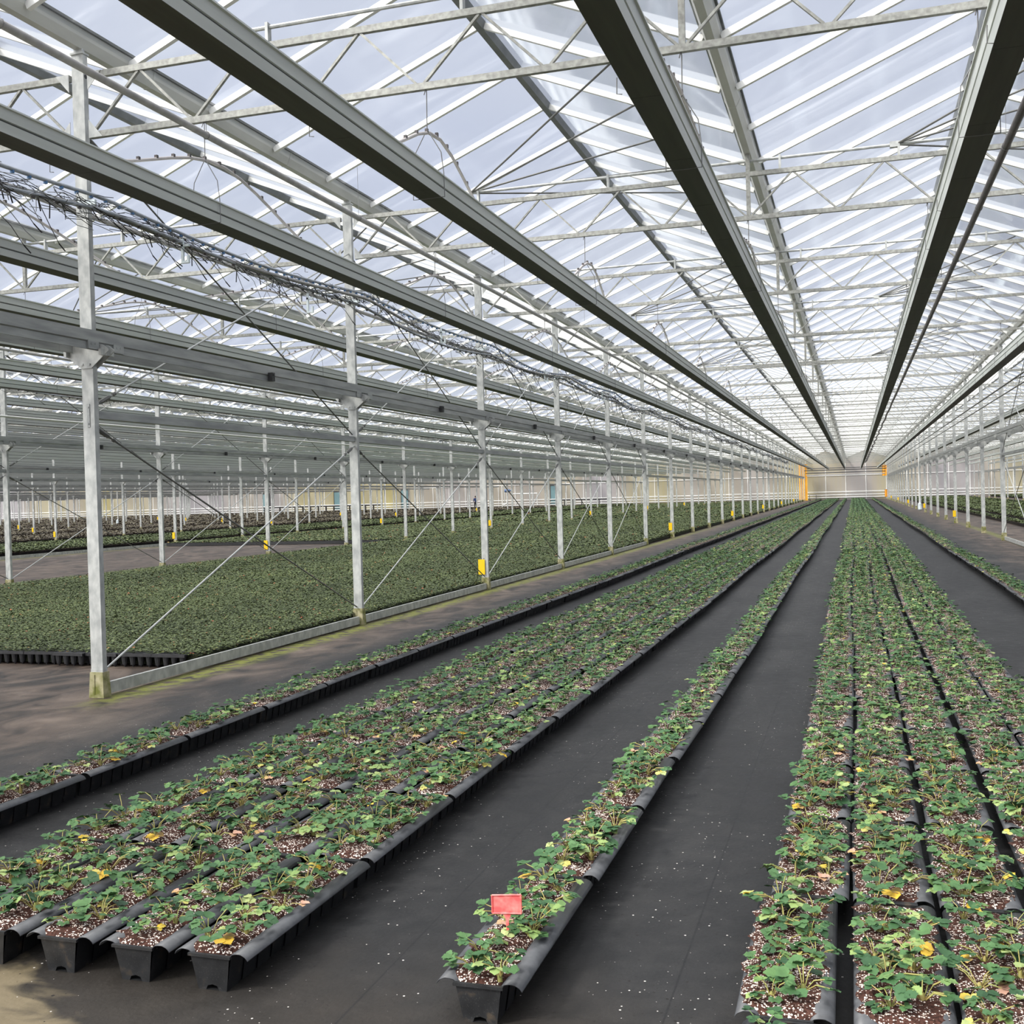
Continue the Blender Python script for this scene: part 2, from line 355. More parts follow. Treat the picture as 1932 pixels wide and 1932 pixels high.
GUT = [(-.035, 5.327), (.035, 5.327), (.072, 5.40), (.085, 5.47), (.10, 5.475), (.10, 5.485), (.075, 5.485), (.058, 5.41), (.028, 5.342), (-.028, 5.342), (-.058, 5.41), (-.075, 5.485), (-.10, 5.485), (-.10, 5.475), (-.085, 5.47), (-.072, 5.40)]
for b in list(BAYS)+[3]:
    for gx in (rowx(b), rowx(b)+BAY/2):
        if gx > XR: continue
        g = MB(); g.prism([(gx+x, z) for x, z in GUT], YBACK, YEND)
        y = 6.05
        while y < 60 and b > -3: g.prism([(gx+x*1.04, z-.004) for x, z in GUT], y, y+.03); y += 2.5
        g.mi = 1
        for s_ in (-1, 1): g.box(gx+min(s_*.082, s_*.104), gx+max(s_*.082, s_*.104), YBACK, YEND, 5.462, 5.487)
        struct(g.build('trim_gutter', 'gutter', 'lining'))

# ------------------------------------------------------------------ columns
def col_meshes():
    p = MB(); p.box(-.056, .056, 0, .055, .21, 5.29); p.box(-.062, .062, -.012, .07, 5.28, 5.296); p.box(-.04, .04, .01, .045, 5.29, 5.33)
    p.box(-.058, .058, -.003, .058, .21, .235)
    f = MB(); f.frus(0, .21, (.072, .05), (.062, .042), 0, .03); f.box(-.03, -.012, -.022, -.008, .03, .19)
    k = MB()
    for y0, y1 in ((-.012, -.004), (.059, .067)):
        prof = [(-.22, 2.845), (-.05, 2.712), (.05, 2.712), (.22, 2.845), (.22, 2.86), (.16, 2.90), (-.16, 2.90), (-.22, 2.86)]
        n = len(prof); k._add([(x, y0, z) for x, z in prof]+[(x, y1, z) for x, z in prof], [tuple(range(n)), tuple(range(2*n-1, n-1, -1))]+[(i, i+n, (i+1) % n+n, (i+1) % n) for i in range(n)])
    for s in (-1, 1):
        k.box(s*.17-.012, s*.17+.012, -.055, .11, 2.81, 2.86)
        for y in (-.016, .071): k.box(s*.035-.008, s*.035+.008, y-.005, y+.005, 2.735, 2.751)
    return p.mesh('post', 'galv'), f.mesh('foot', 'concrete'), k.mesh('bracket', 'galv')
POST, FOOT, BRACK = col_meshes()
WHOLE = MB(); WHOLE.box(-.056, .056, 0, .055, .21, 5.31); WHOLE.mi = 1; WHOLE.frus(0, .21, (.07, .05), (.062, .042), 0, .03); WHOLE.mi = 0
WHOLE.frus(2.71, 2.89, (.06, .035), (.2, .035), 0, .028); WHOLE = WHOLE.mesh('column', 'galv', 'concrete')
cands, beside = [], []
for r in range(-12, 3):
    i0 = -2
    for i in range(i0, 28):
        x, y = rowx(r), Y0+DY*i
        pts = [(x, y, .1), (x, y, 1.5), (x, y, 3), (x, y, 5)]
        if i < 0 or not inview(*pts, m=420): continue
        if inview(*pts, m=8): cands.append((y, r, i))
        else: beside.append((y, r, i))
cands.sort(); keep = set((r, i) for _y, r, i in cands[:298]); rest = MB(); order = {}
for y, r, i in cands+beside:
    x = rowx(r)
    if (r, i) not in keep:
        rest.box(x-.056, x+.056, y, y+.055, .0, 5.31); rest.frus(2.71, 2.89, (.06, .035), (.2, .035), x, y+.028); continue
    order[r] = order.get(r, 0)+1
    lab = f'galvanized steel column, {nth(order[r])} from the front in {rowname(r)}'
    grp = 'columns of '+rowname(r)
    if (r >= -2 and y < 75):
        t = thing('steel_column', lab, 'column', (x, y, 0), 0, grp)
        link('post', POST, t); link('foot', FOOT, t); link('bracket', BRACK, t)
        if (r, i) == (0, 0):
            bp = MB(); bp.box(-.012, .014, -.006, 0, 2.23, 2.42); bp.box(-.004, .006, -.012, -.006, 2.25, 2.265); bp.box(-.004, .006, -.012, -.006, 2.385, 2.40); bp.build('bolt_plate', 'galv_dark', parent=t)
            hb = MB(); hb.tube([(.057, .027, 5.10), (.0575, .027, 5.10)], .018, 10); hb.build('cable_hole', 'black', parent=t)
    else: tag(link('steel_column', WHOLE, None, (x, y, 0)), lab, 'column', grp)
if rest.v: tag(rest.build('far_columns', 'galv'), 'remaining galvanized columns at the edges of the hall', 'columns', kind='stuff')

# ------------------------------------------------------------------ rail channels, wind bracing
def channel(x, s):       # C profile opening away from the posts
    return [(x, 2.845), (x+s*.05, 2.845), (x+s*.05, 2.862), (x+s*.012, 2.862), (x+s*.012, 2.988), (x+s*.05, 2.988), (x+s*.05, 3.005), (x, 3.005)]
for r in range(-11, 3):
    x = rowx(r); yend = YEND-8; near = r >= -1
    t = thing('transport_rail', f'grey steel channel rail bolted along {rowname(r)}', 'rail', (x, 2.0, 0))
    for s, nm in ((1, 'channel'), (-1, 'channel')):
        c = MB(); xo = s*.128
        c.prism([(xo, 2.845), (xo+s*.012, 2.845), (xo+s*.012, 2.905), (xo+s*.022, 2.915), (xo+s*.022, 3.005), (xo, 3.005)] if s > 0 else [(xo, 3.005), (xo-.022, 3.005), (xo-.022, 2.915), (xo-.012, 2.905), (xo-.012, 2.845), (xo, 2.845)], 0, yend-2)
        c.build(nm, 'galv_dark', parent=t)
        if near:
            p = MB(); xx = xo+s*.024; p.box(min(xo, xx)-.001, max(xo, xx)+.001, 0, .13, 2.85, 2.925)
            for dy in (.04, .09): p.box(xo+s*.022-.006, xo+s*.022+.006, dy-.008, dy+.008, 2.885, 2.901)
            p = p.mesh('joint_plate', 'galv_dark')
            for i in range(11):
                for dy in (-.22, .10): link('joint_plate', p, t, (0, Y0+DY*i+.05-2+dy, 0))
    if near or r in (-2, -3, 1):
        for i in range(0, 16):
            k = MB(); y = Y0+DY*i+2.7-2; k.box(.152, .20, y-.03, y+.03, 2.845, 2.935); k.tube([(.20, y, 2.915), (.208, y, 2.915)], .014, 8)
            k.build('clamp_block', 'black', parent=t)
def rod(a, b, r=.0085): return MB().tube([a, b], r, 6)
for r in (0, -1, -2, 1):
    x = rowx(r)
    for i in range(0, 6 if r == -2 else 5):
        y0, y1 = Y0+DY*i, Y0+DY*(i+1)
        if not inview((x, y0, 0), (x, y1, 0), (x, y1, 2.3), m=30): continue
        where = f'between the {nth(i+1)} and {nth(i+2)} columns of {rowname(r)}'
        tag(MB().box(x+.0, x+.03, y0+.085, y1-.03, .016, .112).build('base_beam', 'galv'), 'low galvanized beam '+where, 'beam', 'low beams of '+rowname(r))
        if r == -2: continue
        tag(MB().box(x-.03, x+.03, y0+.06, y1-.003, 2.305, 2.37).build('cross_beam', 'galv_dark'), 'grey horizontal strut '+where, 'beam', 'horizontal struts of '+rowname(r))
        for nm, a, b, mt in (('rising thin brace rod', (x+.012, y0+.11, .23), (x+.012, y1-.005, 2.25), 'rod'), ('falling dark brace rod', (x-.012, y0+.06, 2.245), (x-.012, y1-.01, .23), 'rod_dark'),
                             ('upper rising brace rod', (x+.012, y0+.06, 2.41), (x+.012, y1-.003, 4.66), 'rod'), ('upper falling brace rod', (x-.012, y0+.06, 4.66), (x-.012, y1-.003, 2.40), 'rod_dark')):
            t = thing('brace_rod', f'{nm} {where}', 'rod', a, 0, 'brace rods of '+rowname(r)); a, b = Vector(a), Vector(b); d = b-a
            tb = b if ('upper' not in nm and nm.startswith('rising')) else a
            rod((0, 0, 0), d).build('steel_rod', mt, parent=t)
            e = (-d.normalized() if tb is b else d.normalized()); tl = tb-a
            k = MB(); k.tube([tl+e*.05, tl+e*.09, tl+e*.2, tl+e*.24], [.006, .02, .02, .006], 6); k.tube([tl+e*.26, tl+e*.30], .016, 6); k.build('turnbuckle', 'rod_dark', parent=t)

# ------------------------------------------------------------------ lattice girders
HALF = BAY/2-.09
BN = [-HALF+j*HALF/5 for j in range(11)]
def truss_parts():
    out = []
    a = MB(); a.box(-HALF, HALF, -.02, .02, 4.59, 4.64); out.append(('bottom_chord', a.mesh('bottom_chord', 'truss')))
    a = MB(); a.box(-HALF, HALF, -.02, .02, 5.078, 5.128); out.append(('top_chord', a.mesh('top_chord', 'truss')))
    for j in range(10):
        m = (BN[j]+BN[j+1])/2
        for p, q in (((BN[j]+.03, 0, 4.64), (m-.012, 0, 5.08)), ((m+.012, 0, 5.08), (BN[j+1]-.03, 0, 4.64))):
            out.append(('brace', MB().beam(p, q, .018, .026, up=(0, 1, 0)).mesh('brace', 'truss')))
    a = MB(); a.box(-.022, .022, -.02, .02, 4.64, 5.33); out.append(('gutter_post', a.mesh('gutter_post', 'truss')))
    a = MB()
    for s in (-1, 1):
        for z, zz in ((4.59, 4.74), (5.128, 4.98)):
            x0, x1 = s*HALF, s*(HALF-.13); a._add([(x0, -.022, z), (x1, -.022, z), (x0, -.022, zz), (x0, -.026, z), (x1, -.026, z), (x0, -.026, zz)], [(0, 1, 2), (5, 4, 3), (0, 1, 4, 3), (1, 2, 5, 4)])
    out.append(('end_gusset', a.mesh('end_gusset', 'galv')))
    t = MB(); t.tube([(-3.45, .02, 5.255), (3.5, .02, 5.255)], .017, 8); out.append(('drive_tube', t.mesh('drive_tube', 'galv')))
    for x in (-3.2, -1.6, .35, 1.6, 3.0):
        k = MB(); k.box(x-.012, x+.012, -.012, .045, 5.128, 5.285); out.append(('tube_clip', k.mesh('tube_clip', 'galv')))
    return out
TP = truss_parts()
wt = MB()
wt.box(-HALF, HALF, -.02, .02, 4.59, 4.64); wt.box(-HALF, HALF, -.02, .02, 5.078, 5.128); wt.box(-.022, .022, -.02, .02, 4.64, 5.33); wt.box(-3.45, 3.5, .005, .035, 5.24, 5.27)
for j in range(10):
    m = (BN[j]+BN[j+1])/2
    wt.beam((BN[j]+.03, 0, 4.64), (m, 0, 5.08), .018, .026, up=(0, 1, 0)); wt.beam((m, 0, 5.08), (BN[j+1]-.03, 0, 4.64), .018, .026, up=(0, 1, 0))
WT = wt.mesh('lattice_girder', 'truss')
cands = []
for b in range(-12, 3):
    for i in range(0, 28):
        c, y = bayc(b), Y0+DY*i
        if inview(*[(c+u*HALF/2, y, z) for u in (-2, -1, 0, 1, 2) for z in (4.6, 5.1)]): cands.append((y, b, i))
cands.sort(); order = {}; n_t = 0
farM = MB()
for y, b, i in cands:
    n_t += 1
    if n_t > 298:
        c = bayc(b); farM.box(c-HALF, c+HALF, y-.02, y+.02, 4.59, 4.64); farM.box(c-HALF, c+HALF, y-.02, y+.02, 5.078, 5.128); continue
    order[b] = order.get(b, 0)+1
    lab = f'galvanized lattice girder, {nth(order[b])} from the front across {bayname(b)}'; grp = 'lattice girders across '+bayname(b)
    if (b == 0 and i < 9) or (b == -1 and i < 6) or (b == 1 and i < 9):
        t = thing('lattice_girder', lab, 'girder', (bayc(b), y+.028, 0), 0, grp)
        for nm, me in TP: link(nm, me, t)
    else: tag(link('lattice_girder', WT, None, (bayc(b), y+.028, 0)), lab, 'girder', grp)
if farM.v: tag(farM.build('far_girders', 'truss'), 'most distant roof girders near the far wall', 'girders', kind='stuff')

# vent arms fanning from a drive tube to the rafters
for b, i, s in ((0, 1, 1), (0, 1, 2), (0, 3, 1), (0, 3, 2), (0, 5, 1), (0, 5, 2), (-1, 2, 1), (-1, 2, 2), (1, 7, 1)):
    c = bayc(b); y = Y0+DY*i
    nx = c-3.31 if s == 1 else c+1.57; rx = c-BAY/4 if s == 1 else c+BAY/4
    t = thing('vent_arm_fan', f"fan of vent rods, {'left' if s == 1 else 'right'} ridge, {nth(i+1)} girder of {bayname(b)}", 'vent rods', (nx, y+.05, 5.255))
    for k in range(5):
        ex, ey = rx+1.33, y-1.9+1.2435*k; ez = ZR-(1.33)*(ZR-ZG)/(BAY/4-.075)-.06
        MB().tube([(0, 0, 0), (ex-nx, ey-y-.05, ez-5.255)], .011, 6).build('push_rod', 'rod_dark', parent=t)
    hb = MB(); hb.box(-.06, .02, -.03, .03, -.03, .03); hb.build('hinge', 'galv', parent=t)

# ------------------------------------------------------------------ hanging gutters, their hangers and hoses
BARP0 = [(-.088, 3.80), (.088, 3.80), (.096, 3.845), (.106, 3.850), (.100, 3.868), (.112, 3.900), (.120, 3.904), (.114, 3.915), (.122, 3.948), (.112, 3.948), (.104, 3.918), (.088, 3.86), (-.088, 3.86), (-.104, 3.918), (-.112, 3.948), (-.122, 3.948), (-.114, 3.915), (-.120, 3.904), (-.112, 3.900), (-.100, 3.868), (-.106, 3.850), (-.096, 3.845)]
def barp():
    r_ = [(.088, 3.80), (.100, 3.858), (.091, 3.862), (.091, 3.869), (.103, 3.873), (.112, 3.935), (.124, 3.940), (.124, 3.950), (.110, 3.950), (.098, 3.885), (.084, 3.83)]
    return r_+[(-x, z) for x, z in r_[::-1]]
BARP = barp()
BE = 138.2
def hanger():
    m = MB(); m.tube([(0, 0, 4.60), (.004, 0, 4.57), (0, 0, 4.30)], .004, 4); m.tube([(0, 0, 4.60), (-.012, -.012, 4.55)], .004, 4)
    for s in (-1, 1): m.tube([(0, 0, 4.30), (s*.105, 0, 4.12), (s*.122, 0, 3.965), (s*.124, 0, 3.79), (0, 0, 3.788)], .0038, 4)
    return m.mesh('wire_hanger', 'wire')
HANG = hanger()
def strap():
    m = MB(); m.tube([(-.128, 0, 3.86), (-.130, 0, 3.77), (-.10, 0, 3.765)], .003, 4)
    return m.mesh('clip', 'wire')
CLIP = strap()
for b in BAYS:
    if b < -9: continue
    for k in range(-2, 3):
        x = bayc(b)+1.887*k-.01
        if not inview(*[(x, yy, 3.85) for yy in (5, 8, 12, 20, 30, 50, 80, 138)]): continue
        t = thing('hanging_gutter', f'long grey hanging gutter, {nth(k+3)} from the left in {bayname(b)}', 'gutter', (x, 0, 0), 0, 'hanging gutters in '+bayname(b))
        g = MB(); g.prism(BARP, 1.0, BE, segs=24); g.mi = 2; g.box(-.0882, .0882, 1.0, BE, 3.7985, 3.8005); g.mi = 1  # thin dark sheet below carries the painted underside shade
        for s in (-1, 1): g.box(min(s*.0905, s*.0945), max(s*.0905, s*.0945), 1.0, BE, 3.8615, 3.8695) if b >= -2 else None
        y = 6.2
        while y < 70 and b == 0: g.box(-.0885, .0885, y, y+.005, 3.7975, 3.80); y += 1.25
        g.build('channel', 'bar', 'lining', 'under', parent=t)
        lim = {0: 22, -1: 10, 1: 14}.get(b, 0)
        for i in range(lim):
            link('wire_hanger', HANG, t, (0, Y0+DY*i+.028, 0))
            if b == 0 and i < 8: link('clip', CLIP, t, (0, Y0+DY*i-1.6, 0)); link('clip', CLIP, t, (0, Y0+DY*i+1.9, 0))
def hose(name, x, zf, y0, y1, r, label, matn, knobs=None, km='knob', xf=None, step=.22, drop=-1):
    t = thing(name, label, 'hose', (x, y0, 0)); pts = []; y = y0
    xf = xf or (lambda y: 0)
    while y < y1: pts.append((xf(y), y-y0, zf(y))); y += .25 if y < 30 else .8
    MB().tube(pts, r, 6).build('tube', matn, parent=t, smooth=True)
    if knobs:
        k = MB(); y = y0+.05; n = 0
        while y < knobs:
            k.box(xf(y)-.011, xf(y)+.011, y-y0-.011, y-y0+.011, zf(y)+drop*r-.014, zf(y)+drop*r+.014); y += step; n += 1
        tag(k.build('drippers', km, parent=t), kind='stuff' if n > 100 else None)
for b, k, wid in ((0, -2, 1.9), (0, -1, 1.35), (0, 0, 3.2), (0, 1, 2.0), (-1, 0, 1.9), (-1, 2, 2.4), (-1, 1, 2.2)):
    x = bayc(b)+1.887*k-.01
    def zf(y, wid=wid):
        d = abs((y-Y0-.028-.25+2.5) % 5-2.5); f = max(0., 1-d/wid); return 3.885+.43*(f*f*(3-2*f))
    hose('drip_hose', x, zf, 3.2, 110 if b == 0 else 60, .0135, f'knobbed drip hose looped over the {nth(k+3)} hanging gutter in {bayname(b)}', 'hose', knobs=26, xf=lambda y: .012*math.sin(y*2.1), drop=1)

# long pipes hung under the girders
def pipe(x, z, r, label, matn, y0=1.0, y1=138, wires=True, wavy=0, name='hanging_pipe'):
    t = thing(name, label, 'pipe', (x, y0, 0)); pts = []; y = y0
    while y < y1:
        w = wavy*max(0, (y-35)/60)*math.sin(y*.9) if wavy else 0
        pts.append((w, y-y0, z+w*.7)); y += 1.0 if wavy else 6.0
    pts.append((0, y1-y0, z)); MB().tube(pts, r, 10).build('tube', matn, parent=t, smooth=True)
    if wires:
        for i in range(0, 12):
            yy = Y0+DY*i+.028-y0
            m = MB(); m.tube([(0, yy, 4.60), (0, yy, z+r)], .003, 4); m.tube([(r*1.15*math.cos(a), yy, z+r*1.15*math.sin(a)) for a in [j*PI/4 for j in range(9)]], .003, 4); m.build('wire_loop', 'wire', parent=t)
            m = MB(); m.tube([(0, yy-2.2, 5.2), (0, yy-2.2, z+r)], .002, 4); m.tube([(r*1.15*math.cos(a), yy-2.2, z+r*1.15*math.sin(a)) for a in [j*PI/4 for j in range(9)]], .003, 4); m.build('wire_loop', 'wire', parent=t)
pipe(-4.83, H+2.92, .027, 'grey pipe hung just right of the first left column row', 'pipe')
pipe(rowx(0)-1.24, H+2.92, .027, 'grey pipe hung just left of the first left column row', 'pipe')
pipe(1.32, H+2.92, .033, 'dark wavy pipe hung right of the aisle', 'darkpipe', wavy=.10)
pipe(3.55, H+2.39, .020, 'thin dark pipe running beside the right column row', 'rod_dark', wires=False)
pipe(3.62, H+2.22, .016, 'thinner lower dark pipe running beside the right column row', 'rod_dark', wires=False)
for bb in (-2, -1): pipe(rowx(bb)+1.2, H+2.92, .027, f'grey pipe hung right of {rowname(bb)}', 'pipe', wires=False); 
pipe(rowx(-1)+.4, H+1.8, .022, f'slim white pipe along {rowname(-1)}', 'whitepipe', wires=False)

# bundles of dripper hoses strapped beside the columns
def sag(y, ph): return -.10*math.sin(PI*((y-Y0) % 5)/5)+.05*math.sin(y*.55+ph)
for r, nm in ((0, 'first'), (-1, 'second')):
    x = rowx(r)+.2; yl = 105 if r == 0 else 80
    where = f'in the tangled bundle beside {rowname(r)}'
    hose('dripper_hose', x+.02, lambda y: H+2.56+sag(y, 0)*.9, 3.0, yl, .016, f'topmost blue-knobbed grey hose {where}', 'bluehose', knobs=30, km='blue', xf=lambda y: .03*math.sin(y*.8), step=.17)
    hose('dripper_hose', x+.01, lambda y: H+2.47+sag(y, 1), 3.0, yl, .019, f'thick middle grey hose {where}', 'pipe', xf=lambda y: .04*math.sin(y*.6+1))
    hose('dripper_hose', x-.0, lambda y: H+2.42+sag(y, 2), 3.0, yl, .016, f'lowest grey hose {where}', 'bluehose', knobs=26, xf=lambda y: .04*math.sin(y*.7+2), step=.25)
    for matn, cnt, col in (('black', 1150 if r == 0 else 400, 'black'), ('bluehose', 700 if r == 0 else 260, 'pale grey')):
        m = MB()
        for j in range(cnt):
            y = 4+(yl-6)*rnd.random()**1.9; z = H+2.47+sag(y, 1)+rnd.gauss(0, .045)
            ph = rnd.random(); q = lambda a: rnd.uniform(-a, a)
            if ph < .74:
                L_ = rnd.uniform(.2, .7); dz = q(.07); dx = q(.09); p = [(x+rnd.gauss(0, .05), y, z), (x+dx*.4+q(.03), y+L_*.35, z+dz*.3+q(.05)), (x+dx*.8+q(.03), y+L_*.7, z+dz*.7+q(.05)), (x+dx, y+L_, z+dz)]
            elif ph < .9:      # short loose ends
                L_ = rnd.uniform(.05, .2); dz = -rnd.uniform(.04, .16)*(1 if rnd.random() < .8 else -.7); dx = q(.1); p = [(x+q(.05), y, z), (x+dx*.5, y+L_*.6, z+dz*.35), (x+dx, y+L_, z+dz)]
            else:              # long drooping loops
                L_ = rnd.uniform(.3, .8); dz = -rnd.uniform(.12, .34); dx = q(.16); p = [(x+q(.05), y, z), (x+dx*.5, y+L_*.3, z+dz*.15), (x+dx*.9, y+L_*.62, z+dz*.5), (x+dx, y+L_*.85, z+dz*.85), (x+dx, y+L_, z+dz)]
            m.tube(p, .0035 if y < 25 else .006, 3)
            if matn == 'black' and ph > .74: m.tube([p[-2], p[-1]], .006, 3)
        tag(m.build('spaghetti_tubes', matn), f'tangle of thin {col} dripper tubes strapped beside {rowname(r)}', 'tubes', kind='stuff')
for n, (y, z) in enumerate(((8.67, 2.31), (11.05, 2.22), (15.2, 2.40), (20.85, 2.36), (26.0, 2.36))):
    k = MB(); k.box(-.028, -.006, -.012, .012, -.10, .10); k.box(-.028, .05, -.012, .012, .03, .05); k.box(-.028, .05, -.012, .012, -.12, -.10); k.box(.03, .05, -.012, .012, -.10, -.05)
    tag(link('plastic_hook', k.mesh('plastic_hook', 'white'), None, (-5.74, y, H+z)), f'white plastic hook hanging under the hose bundle, {nth(n+1)} from the front', 'hook', 'white hooks under the hose bundle')
for r in (0,):
    for i in range(6):
        k = MB(); k.box(-.065, .12, -.03, -.004, -.03, .012); tag(link('hose_clamp', k.mesh('hose_clamp', 'white'), None, (rowx(r)+.03, Y0+DY*i, H+2.50)), f'white clamp fixing the hose bundle to the {nth(i+1)} column of {rowname(r)}', 'clamp', 'hose clamps on the columns')

# ------------------------------------------------------------------ planting troughs and strawberry plants
ROWS = [('A', -4.13, 'single row beside left columns'), ('C', -1.078, 'narrow row with pink tag'), ('E', 2.09, 'single row beside right columns')]
for j, x in enumerate((-1.99, -2.29, -2.59, -2.89, -3.19)): ROWS.append((f'B{j}', x, f'{nth(j+1)} row from the right in left block'))
for j, x in enumerate((-.19, .09, .375, .685, .965)): ROWS.append((f'D{j}', x, f'{nth(j+1)} row from the left in right block'))
T0, TP_ = 3.055, .96
NB_ = .118
def trough_meshes():
    L_ = .945
    b = MB()
    # tapered shell with arched drain notch in the end wall
    h = .118; o = [(-.052, 0), (.052, 0), (.072, h), (-.072, h)]
    for y, yb in ((0, .012), (L_, L_-.012)):
        e = [(-.052, yb, .0), (-.024, yb, .0), (-.018, yb, .014), (0, yb, .019), (.018, yb, .014), (.024, yb, .0), (.052, yb, .0), (.072, y, h), (-.072, y, h)]
        f = [(0, 1, 2, 8), (2, 3, 8), (3, 7, 8), (3, 4, 7), (4, 5, 6, 7)]
        b._add(e, [q if y == 0 else q[::-1] for q in f])
    for s in (-1, 1):
        n = 10
        for k in range(n):   # ribbed long sides
            y0, y1 = .012+(L_-.024)*k/n, .012+(L_-.024)*(k+1)/n; i_ = .004
            b._add([(s*.052, y0, 0), (s*.052, y1-.02, 0), (s*.072, y1-.02, h), (s*.072, y0, h), (s*(.052-i_), y1-.02, 0), (s*(.052-i_), y1, 0), (s*(.072-i_), y1, h), (s*(.072-i_), y1-.02, h)],
                   [(0, 1, 2, 3) if s > 0 else (3, 2, 1, 0), (4, 5, 6, 7) if s > 0 else (7, 6, 5, 4), (1, 4, 7, 2)])
    b._add([(-.052, .012, .001), (.052, .012, .001), (.052, L_-.012, .001), (-.052, L_-.012, .001)], [(0, 1, 2, 3)])
    rim = MB(); rim.box(-.078, .078, -.006, .006, h-.006, h+.003)
    def lip(s):
        m = MB(); prof = []
        for k in range(9):
            a = PI*.92*(1-k/8)-.05; prof.append((s*(.102-.034*math.cos(PI-a)*-1) if False else s*(.098-.034*math.cos(a)*1.0), h-.012+.024*math.sin(a)))
        prof = [(s*.064, h-.004)]+[(s*(.099-.036*math.cos(k/8*PI*.93)), h-.014+.026*math.sin(k/8*PI*.93)) for k in range(9)]
        inner = [(x*1.0-s*0, z-.0035) for x, z in prof][::-1]
        m.prism((prof+inner) if s > 0 else (prof+inner)[::-1], .006, L_-.022, segs=1); return m
    return b.mesh('shell', 'tray'), rim.mesh('end_rim', 'tray'), lip(-1).mesh('rolled_lip', 'lip', smooth=True), lip(1).mesh('rolled_lip', 'lip', smooth=True)
SHELL, RIM, LIPL, LIPR = trough_meshes()
def soil_mesh(wl, wr, seed):
    r = np.random.RandomState(seed); nx, ny = 9, 40; L_ = .93; V = []
    el, er = wl*(1+.07*r.randn(ny)), wr*(1+.07*r.randn(ny))
    for j in range(ny):
        e = min(j, ny-1-j); k = min(1, e/2.5)
        a, b = -(.066+(el[j]-.066)*k), .066+(er[j]-.066)*k
        for i in range(nx):
            t = i/(nx-1); u = 2*t-1; x = a+(b-a)*t
            lipz = .134 if abs(x) > .066 else .118
            z = max(lipz if abs(x) > .07 else 0, .116+.020*(1-u*u)*(.4+.6*k))+r.randn()*.002*(abs(u) < 1)
            if abs(u) == 1: z = (.128 if abs(x) > .075 else .106)
            if e == 0: z = min(z, .113)
            V.append((x, .010+(L_-.01)*j/(ny-1), z))
    F = [(j*nx+i, j*nx+i+1, (j+1)*nx+i+1, (j+1)*nx+i) for j in range(ny-1) for i in range(nx-1)]
    return MB().poly(V, F).mesh('growing_medium', 'soil', smooth=True)
SOILS = [soil_mesh(.105, .072, 1), soil_mesh(.112, .076, 2), soil_mesh(.129, .106, 3), soil_mesh(.124, .114, 4)]
def trough_pos(nm, x, k):
    r = random.Random(hash((nm, k)) % 9999 if False else sum(map(ord, nm))*131+k*17)
    dx = r.uniform(-.006, .006); rz = r.uniform(-.008, .008)
    if nm == 'D0' and k == 0: dx = -.022
    if nm == 'D1' and k == 0: dx = .008
    return x+dx+.02*math.sin(k*.35+x), T0+TP_*k, rz
tr_c, tr_o = [], []
for nm, x, d in ROWS:
    for k in range(-1 if nm[0] == 'D' else 0, 149):
        y = T0+TP_*k
        if y+.9 < 2.2 or y > 144: continue
        if inview(*[(x+dx, y+dy, z) for dx in (-.1, .1) for dy in (0, .3, .6, .93) for z in (.03, .12)]): tr_c.append((y, nm, x, k, d))
        elif k >= 0 and x > -4: tr_o.append((y, nm, x, k, d))
tr_c.sort(); order = {}; farT = MB(); TROUGHS = []
for n, (y, nm, x, k, d) in enumerate(tr_c+[(9, )*0+q for q in tr_o]):
    px, py, rz = trough_pos(nm, x, k)
    if n < min(298, len(tr_c)):
        order[nm] = order.get(nm, 0)+1
        t = thing('planting_trough', f'{nth(order[nm])} black trough from the front, {d}', 'trough', (px, py, 0), rz, 'black troughs in '+d)
        link('shell', SHELL, t); link('end_rim', RIM, t); link('end_rim', RIM, t, (0, .945, 0)); link('rolled_lip', LIPL, t); link('rolled_lip', LIPR, t)
        link('growing_medium', SOILS[(k+len(d)) % 2+(2 if nm[0] == 'D' else 0)], t)
    else:
        farT.frus(0, .112, (.052, .46), (.115, .475), px, py+.47); farT.mi = 1
        farT.box(px-.085, px+.085, py+.01, py+.94, .10, .122); farT.mi = 0
    TROUGHS.append((nm, px, py, rz, k, d, y))
tag(farT.build('far_planting_troughs', 'tray', 'soil'), 'remaining black troughs running on to the far wall', 'troughs', kind='stuff')

# ---- strawberry plant geometry (quads only)
def leaflet(o, d, nrm, Ln, Wd, r, detail):
    """serrated leaflet from o along d"""
    d = d/np.linalg.norm(d); s = np.cross(nrm, d); s = s/np.linalg.norm(s); n = np.cross(d, s)
    if detail == 0:
        V = [o, o+d*Ln*.5+s*Wd*.5+n*.002, o+d*Ln, o+d*Ln*.5-s*Wd*.5+n*.002]; return V, [(0, 1, 2, 3)]
    if detail == 1:
        V = [o, o+d*Ln*.5-n*.003, o+d*Ln, o+d*Ln*.35+s*Wd*.42+n*.002, o+d*Ln*.75+s*Wd*.45+n*.002, o+d*Ln*.35-s*Wd*.42+n*.002, o+d*Ln*.75-s*Wd*.45+n*.002]
        return V, [(0, 3, 4, 1), (1, 4, 2, 2), (0, 1, 6, 5), (1, 2, 2, 6)]
    K = 7; V = []; curl = r.uniform(-.25, .05); fold = r.uniform(.08, .30)
    prof = [.16, .62, .86, .98, 1.0, .86, .52, .10]
    for i in range(K+1):
        t = i/K; w = Wd*.5*prof[i]*(1+(.15 if i % 2 else -.12)); p = o+d*Ln*(t if i < K else 1.0)+n*(curl*Ln*t*t)
        wav = r.uniform(-.04, .04)*Wd
        V += [p+s*w+n*(fold*w+wav), p, p-s*w+n*(fold*w-wav)]
    F = []
    for i in range(K): F += [(i*3, i*3+1, i*3+4, i*3+3), (i*3+1, i*3+2, i*3+5, i*3+4)]
    return V, F
